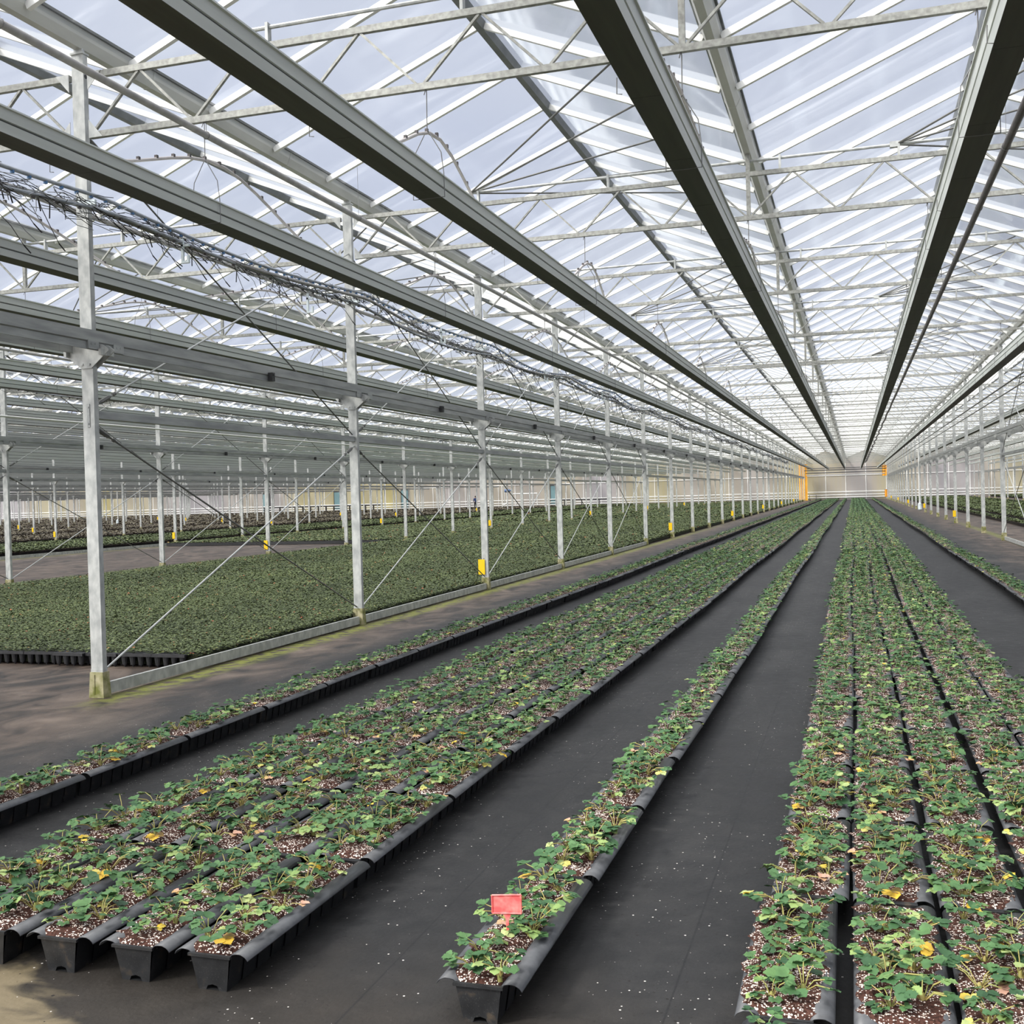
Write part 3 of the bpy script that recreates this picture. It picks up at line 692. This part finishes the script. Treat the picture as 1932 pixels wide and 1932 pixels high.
def plant(seed, detail, size=1.0, nleaf=None):
    r = np.random.RandomState(seed); lv, lf, la, sv, sf = [], [], [], [], []; W = []
    nl = nleaf or r.randint(9, 14)
    for i in range(nl):
        az = 2*PI*(i*.382+r.uniform(-.1, .1)); el = r.uniform(.2, 1.05); pl = r.uniform(.05, .092)*size*(1.0 if el < .9 else .75)
        wither = (r.rand() < .065); low = wither
        if low: el = r.uniform(.05, .3)
        hd = np.array([math.cos(az), math.sin(az), 0]); up = np.array([0, 0, 1.])
        tip = hd*pl*math.cos(el)+up*(pl*math.sin(el)+.004)
        mid = tip*.5+up*.012*size
        d = hd*.9+up*r.uniform(-.35, .15)+r.randn(3)*.15
        nrm = up+hd*r.uniform(-.2, .45)+r.randn(3)*.16
        Ln = r.uniform(.026, .038)*size; Wd = Ln*r.uniform(.88, 1.02)
        base = r.uniform(.10, .55) if r.rand() < .82 else r.uniform(.6, .82)
        if wither: base = r.choice([.74, .80, .84, .87, .88, .88, .90, .945, .99])
        V_, F_, A_ = lv, lf, la
        if wither and detail == 2: W.append(([], [], [])); V_, F_, A_ = W[-1]
        for ang, sc in ((0, 1), (1.25, .9), (-1.25, .9)):
            ca, sa = math.cos(ang), math.sin(ang); dd = d*ca+np.cross(nrm/np.linalg.norm(nrm), d)*sa
            v, f = leaflet(tip, dd, nrm+(dd*.15), Ln*sc, Wd*sc, r, detail); b = len(V_); V_ += list(v); F_ += [tuple(b+q for q in ff) for ff in f]; A_ += [min(1, max(0, base+r.uniform(-.04, .04)))]*len(f)
        if detail:
            side = np.cross(hd, up); w = .0016*size
            pts = [np.array([0, 0, .0])+hd*.004, mid, tip]; b = len(sv)
            for p in pts: sv += [p+side*w, p+up*w*1.4, p-side*w, p-up*w*1.4] if detail == 2 else [p+side*w, p-side*w]
            if detail == 2:
                for q in range(2):
                    for j in range(4): sf.append((b+q*4+j, b+q*4+(j+1) % 4, b+(q+1)*4+(j+1) % 4, b+(q+1)*4+j))
            else: sf += [(b, b+1, b+3, b+2), (b+2, b+3, b+5, b+4)]
    if detail == 2:   # crown
        b = len(sv)
        for z, w in ((-.01, .010), (.006, .009), (.02, .004)): sv += [np.array([w*math.cos(a), w*math.sin(a), z]) for a in (0, PI/2, PI, 1.5*PI)]
        for q in range(2):
            for j in range(4): sf.append((b+q*4+j, b+q*4+(j+1) % 4, b+(q+1)*4+(j+1) % 4, b+(q+1)*4+j))
    return [np.array(lv), np.array(lf), np.array(la)], [np.array(sv) if sv else np.zeros((0, 3)), sf], W
def quadmesh(name, V, F, mats):
    me = bpy.data.meshes.new(name); me.from_pydata([tuple(v) for v in V], [], [tuple(f) for f in F]); me.materials.append(M[mats]); me.polygons.foreach_set('use_smooth', [True]*len(F)); me.update(); return me
VAR = []
for s in range(24):
    Lf, St, Wi = plant(100+s, 2)
    VAR.append((arr_mesh('foliage', *Lf, 'leaf', smooth=True), quadmesh('stalks', St[0], St[1], 'stalk'), [arr_mesh('withered_leaf', np.array(a), np.array(b), c, 'leaf', smooth=True) for a, b, c in Wi]))
# positions along every trough
pos = []
for nm, px, py, rz, k, d, y in TROUGHS:
    r = random.Random(sum(map(ord, nm))*977+k*31); n = 9
    for j in range(n):
        yy = py+.055+.84*(j+.5)/n+r.uniform(-.03, .03); xx = px+(.052 if j % 2 else -.052)+r.uniform(-.022, .022)
        if nm == 'C' and yy < 3.43: continue
        
        pos.append((yy, xx, nm, d, r.randrange(10**6), r.uniform(0, 2*PI), r.uniform(.8, 1.25)))
for yy, xx, sd, az, sc in ((3.10, -1.045, 5, 1.2, 1.05), (3.13, -1.135, 8, 2.9, .95), (3.24, -1.150, 13, 2.5, 1.0), (3.42, -1.045, 21, .4, .9)):
    pos.append((yy, xx, 'C', ROWS[1][2], sd, az, sc))
pos.sort(); vis = [p for p in pos if inview((p[1], p[0], .14), (p[1], p[0], .11))]
near = set(id(p) for p in vis[:299]); order = {}
for p in vis[:299]:
    yy, xx, nm, d, sd, az, sc = p; order[nm] = order.get(nm, 0)+1
    fo, stl, wi = VAR[sd % 24]
    t = thing('strawberry_plant', f'{nth(order[nm])} strawberry plant from the front, {d}', 'plant', (xx, yy, .128), az, 'strawberry plants in '+d); t.scale = (sc, sc, sc*random.Random(sd).uniform(.85, 1.15))
    link('foliage', fo, t); link('stalks', stl, t)
    for w_ in wi: tag(link('withered_leaf', w_, t), 'pale or yellowing leaf')
def scatter(name, items, variants, matname, label, cat, zbase):
    """items (n,5): x,y,az,scale,dr ; variants: list of (V,F,A)"""
    VV, FF, AA = [], [], []; off = 0; items = np.asarray(items); vi = np.random.RandomState(3).randint(0, len(variants), len(items))
    for q, (V, F, A) in enumerate(variants):
        I = items[vi == q]
        if not len(I): continue
        ca, sa = np.cos(I[:, 2])[:, None], np.sin(I[:, 2])[:, None]; sc = I[:, 3][:, None]
        x = (V[None, :, 0]*ca-V[None, :, 1]*sa)*sc+I[:, 0][:, None]; y_ = (V[None, :, 0]*sa+V[None, :, 1]*ca)*sc+I[:, 1][:, None]; z = V[None, :, 2]*sc+zbase
        P = np.stack([x, np.broadcast_to(y_, x.shape), np.broadcast_to(z, x.shape)], -1).reshape(-1, 3)
        f = (F[None]+(np.arange(len(I))*len(V))[:, None, None]).reshape(-1, 4)+off
        a = np.clip(A[None]+I[:, 4][:, None], 0, 1).reshape(-1); VV.append(P); FF.append(f); AA.append(a); off += len(P)
    return VV, FF, AA
def multi(name, parts, matname, label, cat):
    VV, FF, AA = [], [], []; off = 0
    for vv, ff, aa in parts:
        n0 = sum(len(v) for v in vv)
        VV += vv; FF += [f+off for f in ff]; AA += aa; off += n0
    me = arr_mesh(name, np.concatenate(VV), np.concatenate(FF), np.concatenate(AA), matname); return tag(link(name, me), label, cat, kind='stuff')
def split3(F):   # degenerate triangles kept as quads (repeat a vertex) are turned into true quads
    F = np.array(F); return F
def lod(seed, det, nl, sz=1.0):
    Lf, St, Wi = plant(seed, det, sz, nl)
    if det == 1:
        V, F, A = Lf; V = list(V); F2, A2 = [], []
        for f, a in zip(F, A):
            f = list(f)
            if len(set(f)) < 4:
                u = [q for n_, q in enumerate(f) if q not in f[:n_]]; V.append((np.array(V[u[0]])+np.array(V[u[1]]))/2); u = [u[0], len(V)-1, u[1], u[2]]; f = u
            F2.append(f); A2.append(a)
        if len(St[1]):
            b = len(V); V += list(St[0]); F2 += [[b+q for q in f] for f in St[1]]; A2 += [.74]*len(St[1])
        return np.array(V), np.array(F2), np.array(A2)
    return Lf
MID = [lod(300+s, 1, 9) for s in range(6)]
FAR = [lod(400+s, 0, 6, 1.12) for s in range(6)]
FAR2 = [lod(500+s, 0, 4, 1.35) for s in range(6)]
rest = [p for p in pos if id(p) not in near and (p[0] < 30 or inview((p[1], p[0], .14), m=60))]
def items(ps): return [(p[1], p[0], p[5], p[6], (p[4] % 100)/100*.12-.08) for p in ps]
parts = []
for lo, hi, v in ((0, 26, MID), (26, 62, FAR), (62, 200, FAR2)):
    ps = [p for p in rest if lo <= p[0] < hi]
    if ps: parts.append(scatter('x', items(ps), v, 'leaf', '', '', .128))
multi('far_strawberry_plants', parts, 'leaf', 'remaining strawberry plants filling the troughs towards the far wall', 'plants')

# pink row tag
t = thing('plant_label', 'blank pink plastic tag stuck in the narrow row near its front end', 'plant label', (-1.115, 3.40, .12), .05)
k = MB(); W_, H_ = .049, .0305
k._add([(-W_, -.002, .082), (W_, -.002, .087), (W_, -.002, .087+2*H_), (-W_, -.002, .080+2*H_), (-W_, .001, .082), (W_, .001, .087), (W_, .001, .087+2*H_), (-W_, .001, .080+2*H_)], [(0, 1, 2, 3), (7, 6, 5, 4), (4, 5, 1, 0), (5, 6, 2, 1), (6, 7, 3, 2), (7, 4, 0, 3)])
o = k.build('plate', 'pink', parent=t)
k = MB()
for a, b in (((-W_, -.003, .082), (W_, -.003, .087)), ((W_, -.003, .087), (W_, -.003, .087+2*H_)), ((W_, -.003, .087+2*H_), (-W_, -.003, .080+2*H_)), ((-W_, -.003, .080+2*H_), (-W_, -.003, .082))): k.tube([a, b], .0028, 6)
k.build('raised_border', 'pink', parent=t)
k = MB(); k._add([(-.016, -.0015, .085), (.018, -.0015, .085), (.006, -.0015, .065), (.0045, -.0015, -.02), (-.001, -.0015, -.02), (-.0045, -.0015, .065)]+[(-.016, .0015, .085), (.018, .0015, .085), (.006, .0015, .065), (.0045, .0015, -.02), (-.001, .0015, -.02), (-.0045, .0015, .065)], [(0, 5, 4, 3, 2, 1), (6, 7, 8, 9, 10, 11)]+[(i, (i+1) % 6, (i+1) % 6+6, i+6) for i in range(6)])
k.build('stake', 'pink', parent=t)

# ------------------------------------------------------------------ beds of seedlings in the left bays
rs = np.random.RandomState(11)
def bed(name, x0, x1, segs, zt, label, cat, tint=0.0, edge=None):
    """flat clusters of small leaves; segs = [(y0,y1,density,size)]"""
    VV, AA = [], []
    for y0, y1, den, sz in segs:
        n = int((x1-x0)*(y1-y0)*den); x = rs.uniform(x0, x1, n); y = rs.uniform(y0, y1, n)
        if edge: keep_ = y > edge(x); x, y = x[keep_], y[keep_]; n = len(x)
        a = rs.uniform(0, 2*PI, n); L_ = sz*rs.uniform(.7, 1.35, n); W_ = L_*.44; tz = rs.normal(0, .2, n); tw = rs.normal(0, .2, n); z = zt+rs.uniform(-.035, .018, n)
        d = np.stack([np.cos(a), np.sin(a), tz], -1); s = np.stack([-np.sin(a), np.cos(a), tw], -1); o = np.stack([x, y, z], -1)
        VV.append(np.stack([o-d*L_[:, None]*.5-s*W_[:, None]*.7, o+s*W_[:, None]*.8-d*L_[:, None]*.35, o+d*L_[:, None]*.5+s*W_[:, None]*.5, o-s*W_[:, None]*.7+d*L_[:, None]*.3], 1).reshape(-1, 3))
        cl = .5+.22*np.sin(x*2.1+np.sin(y*1.3)*2)*np.sin(y*1.7+x*.6)
        AA.append(np.clip(rs.beta(2.2, 2.6, n)*.62+cl*.32-.06+tint+(rs.rand(n) < .022)*.45, 0, 1))
    V = np.concatenate(VV); F = np.arange(len(V)).reshape(-1, 4)
    return tag(link(name, arr_mesh(name, V, F, np.concatenate(AA), 'bedleaf')), label, cat, kind='stuff')
M['bedbase'] = mat('bed_underlayer', (.022, .03, .012), (.035, .04, .018), 6, .9)
x0, x1 = rowx(-1)+.22, rowx(0)-.085
b = bed('seedling_bed', x0, x1+.055, [(9.15, 16, 5200, .025), (16, 28, 3000, .032), (28, 60, 1100, .050), (60, 142, 180, .12)], .152, 'dense bed of small strawberry seedlings in the first bay to the left', 'seedlings')
MB().box(x0, x1, 9.2, 142, .02, .125).build('under_layer', 'bedbase', parent=b)
x0, x1 = rowx(-2)+.3, rowx(-1)-.2
b = bed('seedling_bed', x0, x1, [(36.6, 60, 700, .065), (60, 142, 160, .13)], .15, 'olive bed of seedlings starting midway along the second bay to the left', 'seedlings', tint=.06)
MB().box(x0, x1, 36.6, 142, .01, .125).build('under_layer', 'black', parent=b)
# black plug trays along the front edge of the near bed
def plug_tray():
    t = MB(); t.box(0, .37, -.04, .26, .115, .132); t.box(0, .37, -.043, -.04, .105, .134)
    return t.mesh('tray_deck', 'black')
DECK = plug_tray(); PT = MB(); PT.tube([(0, 0, .118), (0, 0, .02)], [.037, .024], 10); PT.tube([(0, 0, .025), (0, 0, 0)], [.010, .008], 5); PT = PT.mesh('pot', 'black')
n = 0; x = rowx(0)-.16-.38
while x > -10.2 and n < 99:
    if inview((x, 9.16, .1), (x+.37, 9.16, .1)):
        n += 1; t = thing('plug_tray', f'black plug tray on the near edge of the seedling bed, {nth(n)} from the right', 'plug tray', (x, 9.16+rnd.uniform(-.03, .03), 0), rnd.uniform(-.05, .05), 'plug trays along the bed edge')
        link('tray_deck', DECK, t)
        for r_ in range(2):
            for q in range(4): link('pot', PT, t, (.046+q*.0925, .0+r_*.09, 0))
    x -= .38
# the narrow black edge of the bed along the column row beyond the bracing
# planted rows in the other bays
PATT = [(x-CX, .24) for _n, x, _d in ROWS]
def rows_bay(b, y0, den, sz, label, tint=0., gaps=()):
    c = bayc(b); m = MB(); VV = []
    for j, (dx, w) in enumerate(sorted(PATT)):
        if j in gaps: continue
        m.mi = 0; m.frus(0, .115, (.055, (YEND-5-y0)/2), (.12, (YEND-5-y0)/2), c+dx, (y0+YEND-5)/2); m.mi = 1; m.box(c+dx-.095, c+dx+.095, y0, YEND-5, .10, .125)
        n = int((YEND-5-y0)*.24*den); y = y0+(YEND-5-y0)*rs.rand(n)**1.35; x = c+dx+rs.uniform(-.13, .13, n); g = 1+(y-y0)/60.
        a = rs.uniform(0, 2*PI, n); L_ = sz*g*rs.uniform(.7, 1.3, n); W_ = L_*.42; z = .165+rs.uniform(-.035, .035, n)
        d = np.stack([np.cos(a), np.sin(a), rs.normal(0, .3, n)], -1); s = np.stack([-np.sin(a), np.cos(a), rs.normal(0, .3, n)], -1); o = np.stack([x, y, z], -1)
        VV.append(np.stack([o-d*L_[:, None]*.5, o+s*W_[:, None], o+d*L_[:, None]*.5, o-s*W_[:, None]], 1).reshape(-1, 3))
    V = np.concatenate(VV); F = np.arange(len(V)).reshape(-1, 4)
    o = tag(link('planted_rows', arr_mesh('planted_rows', V, F, np.clip(rs.beta(2, 3, len(F))*.75+tint, 0, 1), 'bedleaf' if b > -4 else 'dryleaf')), label, 'planted rows', kind='stuff')
    m.build('trough_bodies', 'tray', 'soil', parent=o)
for b_, y0, den, sz in ((-3, 30, 560, .066), (-4, 40, 260, .085), (-5, 52, 150, .10), (-6, 62, 70, .13), (-7, 72, 60, .13), (-8, 84, 50, .14), (-9, 94, 45, .14), (-10, 105, 40, .15), (1, 26, 650, .066), (2, 50, 260, .085)):
    rows_bay(b_, y0, den, sz, f'distant troughs of strawberry plants filling {bayname(b_)}', .07 if b_ > -4 else 0)

# ------------------------------------------------------------------ yellow sticky traps
def trap(r, i, n):
    t = thing('sticky_trap', f'yellow sticky trap, {nth(n)} from the front along {rowname(r)}', 'sticky trap', (rowx(r)-.055, Y0+DY*i-.018, .26), 0, 'yellow sticky traps along '+rowname(r))
    k = MB(); k.box(-.058, .058, -.003, .003, 0, .255); k.build('sheet', 'yellow', parent=t)
    k = MB(); k.tube([(.03, .004, .255), (.03, .012, .27), (.05, .014, .27)], .003, 4); k.build('wire_hook', 'wire', parent=t)
for r, ii in ((0, (2, 6, 10, 14, 18, 22)), (1, (8, 12, 16, 20, 24)), (-1, (4, 8, 12, 16, 20)), (-2, (6, 10, 14, 18)), (-3, (7, 11, 15, 19)), (-4, (9, 13, 17)), (-5, (11, 15, 19)), (-6, (13, 17))):
    for n, i in enumerate(ii): trap(r, i, n+1)

# ------------------------------------------------------------------ far end
for n, (z, r_) in enumerate(((1.02, .05), (.63, .05), (.30, .055))):
    tag(MB().tube([(XL+1, YEND-.28-.0*n, z), (XR-1, YEND-.28, z)], r_, 8).build('heating_pipe', 'whitepipe'), f"{('topmost', 'middle', 'lowest')[n]} of three white heating pipes along the far wall", 'pipe', 'heating pipes on the far wall')
for n, (y, z, r_) in enumerate(((138.35, H+2.15, .05), (142, H+2.44, .045), (142, H+1.88, .05), (144, H+1.62, .06))):
    tag(MB().tube([(rowx(0)+.2, y, z), (rowx(1)-.2, y, z)], r_, 8).build('header_pipe', 'darksteel' if n != 3 else 'pipe'), f"dark header pipe across the far end of the centre bay, {('second', 'first', 'third', 'fourth')[n]} from the top", 'pipe', 'header pipes at the far end')
def sheet(x0, x1, z0, z1, label, y=145.6):
    t = thing('orange_sheet', label, 'plastic sheet', ((x0+x1)/2, y, z0))
    w = (x1-x0)/2; m = MB(); n = 8; V = [(-w+2*w*i/n, .06*math.sin(i*1.9), zz) for zz in (0, z1-z0) for i in range(n+1)]
    m.poly(V, [(i, i+1, n+2+i, n+1+i) for i in range(n)]); m.build('film', 'orange', parent=t)
    MB().tube([(-w, 0, z1-z0), (w, 0, z1-z0)], .03, 6).build('hanging_rail', 'galv', parent=t)
sheet(-6.9, -5.75, .02, 4.7, 'tall orange sheet hanging at the left far corner of the centre bay')
sheet(3.35, 4.1, 2.9, 4.25, 'short orange sheet hanging high at the right far corner of the centre bay')
sheet(3.6, 4.1, .25, 1.2, 'small orange sheet low at the right far corner of the centre bay')
t = thing('hand_cart', 'small dark wire cart standing by the orange sheet at the far end', 'cart', (-5.0, 142.5, 0))
k = MB()
for x in (-.4, .4):
    for y in (-.2, .2): k.tube([(x, y, .1), (x, y, .75)], .02, 5)
for z in (.3, .75): k.tube([(-.4, -.2, z), (.4, -.2, z), (.4, .2, z), (-.4, .2, z), (-.4, -.2, z)], .02, 5)
k.build('frame', 'darksteel', parent=t); k = MB(); k.box(-.38, .38, -.18, .18, .29, .32); k.build('shelf', 'darksteel', parent=t)
for x in (-.35, .35):
    for y in (-.2, .2): MB().tube([(x, y-.02, .08), (x, y+.02, .08)], .08, 8).build('wheel', 'black', parent=t)
for n, (x, w) in enumerate(((-84.8, 1.1), (-72.8, 1.25), (-62.2, 1.0), (-39.9, .75))):
    t = tag(link('door_%d' % (n+1), None, None, (x, YEND-.14, 0)), kind='structure')
    MB().box(-w/2, w/2, -.03, .03, .05, 2.9).build('leaf', 'teal', parent=t)
    k = MB()
    for xx in (-w/2-.05, w/2+.05): k.box(xx-.04, xx+.04, -.05, .05, .0, 3.0)
    k.box(-w/2-.09, w/2+.09, -.05, .05, 2.9, 3.0); k.build('frame', 'darksteel', parent=t)
def conveyor(x0, x1, label):
    t = thing('conveyor', label, 'conveyor', (x0, 144.6, 0)); w = x1-x0
    MB().box(0, w, -.2, .2, .82, .98).build('belt_bed', 'darksteel', parent=t)
    k = MB(); n = int(w/1.2)
    for i in range(n+1):
        m = MB(); xx = .1+i*(w-.2)/n; m.box(xx-.03, xx+.03, -.18, .18, 0, .82); m.build('leg', 'darksteel', parent=t)
conveyor(-83.5, -64.5, 'long dark conveyor along the far wall between two teal doors')
conveyor(-38.9, -31.5, 'shorter dark conveyor along the far wall right of the last teal door')
t = thing('pump_unit', 'blue pump with white looping pipes in front of the far wall', 'pump', (-44.6, 141, 0))
k = MB(); k.tube([(-.3, 0, 2.35), (.35, 0, 2.35)], .22, 10); k.tube([(.35, 0, 2.35), (.6, 0, 2.4)], [.12, .1], 8); k.build('motor', 'bluepaint', parent=t)
k = MB(); k.tube([(0, 0, 2.1), (0, 0, 1.2), (-.1, 0, .6), (-.6, 0, .5)], .09, 8); k.tube([(.8, 0, .4), (.8, 0, 1.9), (4.2, 0, 1.9), (4.2, 0, .4)], .08, 8); k.tube([(-.7, 0, 0), (-.7, 0, 3.0)], .07, 8); k.build('pipework', 'whitepipe', parent=t)
# white standpipes with a flask
def standpipe(x, y, z, label):
    t = thing('standpipe', label, 'pipe', (x, y, 0)); MB().tube([(0, 0, .05), (0, 0, z)], .035, 8).build('riser', 'whitepipe', parent=t)
    k = MB(); k.tube([(0, -.06, .55), (0, -.08, .45), (.02, -.09, .12), (.02, -.09, .05)], [.03, .10, .12, .06], 8); k.build('flask', 'white', parent=t)
standpipe(3.70, 70.3, 4.2, 'slim white standpipe in front of the right column row')
standpipe(-59.6, 79, 3.4, 'slim white standpipe far off among the left columns')

# ------------------------------------------------------------------ the person by the far wall
def skin_mesh(name, chains, matn, parent, lvl=1):
    V, E, R = [], [], []; key = {}
    def idx(p, r):
        q = tuple(round(c, 4) for c in p)
        if q not in key: key[q] = len(V); V.append(q); R.append(r)
        return key[q]
    for ch in chains:
        pr = None
        for p, r in ch:
            i = idx(p, r)
            if pr is not None and pr != i: E.append((pr, i))
            pr = i
    me = bpy.data.meshes.new(name); me.from_pydata(V, E, []); me.materials.append(M[matn]); o = link(name, me, parent)
    sk = o.modifiers.new('skin', 'SKIN'); sv = me.skin_vertices[0].data if me.skin_vertices else None
    if sv is None:
        import bmesh
        bm = bmesh.new(); bm.from_mesh(me); bm.verts.layers.skin.verify(); bm.to_mesh(me); bm.free(); sv = me.skin_vertices[0].data
    for i, r in enumerate(R): sv[i].radius = (r, r); sv[i].use_root = (i == 0)
    ss = o.modifiers.new('sub', 'SUBSURF'); ss.levels = lvl; ss.render_levels = lvl
    return o
P_ = thing('person', 'person in a navy jacket and dark trousers standing before the far wall', 'person', (-47.9, 137.5, 0), .5)
arm = lambda s: [((s*.17, 0, 1.42), .055), ((s*.25, .02, 1.18), .045), ((s*.22, .2, 1.02), .036), ((s*.19, .28, 1.03), .03)]
leg = lambda s: [((0, 0, .95), .13), ((s*.09, 0, .88), .09), ((s*.10, .02, .50), .06), ((s*.10, 0, .10), .042), ((s*.11, .13, .04), .035)]
body = [[((0, 0, .95), .13), ((0, 0, 1.15), .125), ((0, 0, 1.40), .12), ((0, .01, 1.50), .055), ((0, .02, 1.58), .08), ((0, .02, 1.68), .085), ((0, .02, 1.74), .05)], leg(-1), leg(1), [((0, 0, 1.40), .12)]+arm(-1), [((0, 0, 1.40), .12)]+arm(1)]
for s in (-1, 1):
    for f in range(4): body.append([((s*.19, .28, 1.03), .03), ((s*(.165+.014*f), .33, 1.03), .008), ((s*(.165+.014*f), .355, 1.015), .007)])
    body.append([((s*.19, .28, 1.03), .03), ((s*.145, .30, 1.04), .009), ((s*.14, .325, 1.035), .007)])
body.append([((0, .02, 1.66), .085), ((0, .115, 1.645), .014)])
skin_mesh('body', body, 'skin', P_)
skin_mesh('jacket', [[((0, 0, .88), .165), ((0, 0, 1.15), .155), ((0, 0, 1.38), .15), ((0, .01, 1.48), .075)]]+[[((0, 0, 1.38), .15)]+[(p, r+.022) for p, r in arm(s)[:3]] for s in (-1, 1)], 'jacket', P_)
skin_mesh('trousers', [[(p, r+.018) for p, r in leg(s)[:4]] for s in (-1, 1)], 'trousers', P_)
hr = MB(); hr.tube([(0, .0, 1.64), (0, .0, 1.72), (0, .01, 1.79)], [.098, .10, .05], 10); hr.build('hair', 'hair', parent=P_, smooth=True)
for s in (-1, 1): MB().tube([(s*.03, .108, 1.675), (s*.03, .112, 1.675)], .009, 6).build('eye', 'black', parent=P_)

# ------------------------------------------------------------------ light
w = bpy.data.worlds.new('sky'); SC.world = w; w.use_nodes = True; nt = w.node_tree; nt.nodes.clear()
out = nt.nodes.new('ShaderNodeOutputWorld'); bg = nt.nodes.new('ShaderNodeBackground'); L(nt, bg.outputs[0], out.inputs[0])
tc = nt.nodes.new('ShaderNodeTexCoord'); dirv = tc.outputs['Generated']
SUN = Vector((-.50, -.52, .69)).normalized()
mp = N(nt, 'Mapping'); mp.inputs['Scale'].default_value = (1, 1, 3); L(nt, dirv, mp.inputs[0])
n = N(nt, 'TexNoise'); n.inputs['Scale'].default_value = 2.2; n.inputs['Detail'].default_value = 5; L(nt, mp.outputs[0], n.inputs['Vector'])
r = ramp(nt, [(.36, (.54, .59, .735)), (.55, (.59, .635, .76)), (.72, (.66, .70, .80))]); L(nt, n.outputs[0], r.inputs[0])
# overcast sky: brighter overhead and around the veiled sun behind the camera
vm = N(nt, 'VectorMath', _operation='DOT_PRODUCT'); L(nt, dirv, vm.inputs[0]); vm.inputs[1].default_value = SUN
sz = N(nt, 'SeparateXYZ'); L(nt, dirv, sz.inputs[0])
zen = N(nt, 'MapRange'); zen.inputs[1].default_value = .45; zen.inputs[2].default_value = .95; zen.inputs[4].default_value = .9; zen.interpolation_type = 'SMOOTHSTEP'; L(nt, sz.outputs[2], zen.inputs[0])
sg = N(nt, 'MapRange'); sg.inputs[1].default_value = .25; sg.inputs[2].default_value = .98; sg.inputs[4].default_value = 2.6; sg.interpolation_type = 'SMOOTHSTEP'; L(nt, vm.outputs['Value'], sg.inputs[0])
glow = N(nt, 'VectorMath', _operation='SCALE'); glow.inputs[0].default_value = (1.0, .97, .91); L(nt, math_(nt, 'ADD', zen.outputs[0], sg.outputs[0]), glow.inputs['Scale'])
tot = N(nt, 'VectorMath', _operation='ADD'); L(nt, r.outputs[0], tot.inputs[0]); L(nt, glow.outputs[0], tot.inputs[1]); L(nt, tot.outputs[0], bg.inputs[0])
bg.inputs[1].default_value = 1.0
sun = bpy.data.lights.new('sun', 'SUN'); so = bpy.data.objects.new('sun', sun); C.objects.link(so)
sun.energy = 4.2; sun.angle = math.radians(11); sun.color = (1, .965, .90)
d = SUN; so.rotation_euler = d.to_track_quat('Z', 'Y').to_euler(); so.location = (-20, -20, 30)
SC.view_settings.view_transform = 'Standard'; SC.view_settings.look = 'None'; SC.view_settings.exposure = 0.0
cy = SC.cycles
cy.max_bounces = 5; cy.diffuse_bounces = 3; cy.glossy_bounces = 2; cy.transmission_bounces = 2; cy.transparent_max_bounces = 24
cy.use_adaptive_sampling = True; cy.adaptive_threshold = .035; cy.sample_clamp_indirect = 4; cy.caustics_reflective = False; cy.caustics_refractive = False
try: cy.use_denoising = True
except Exception: pass
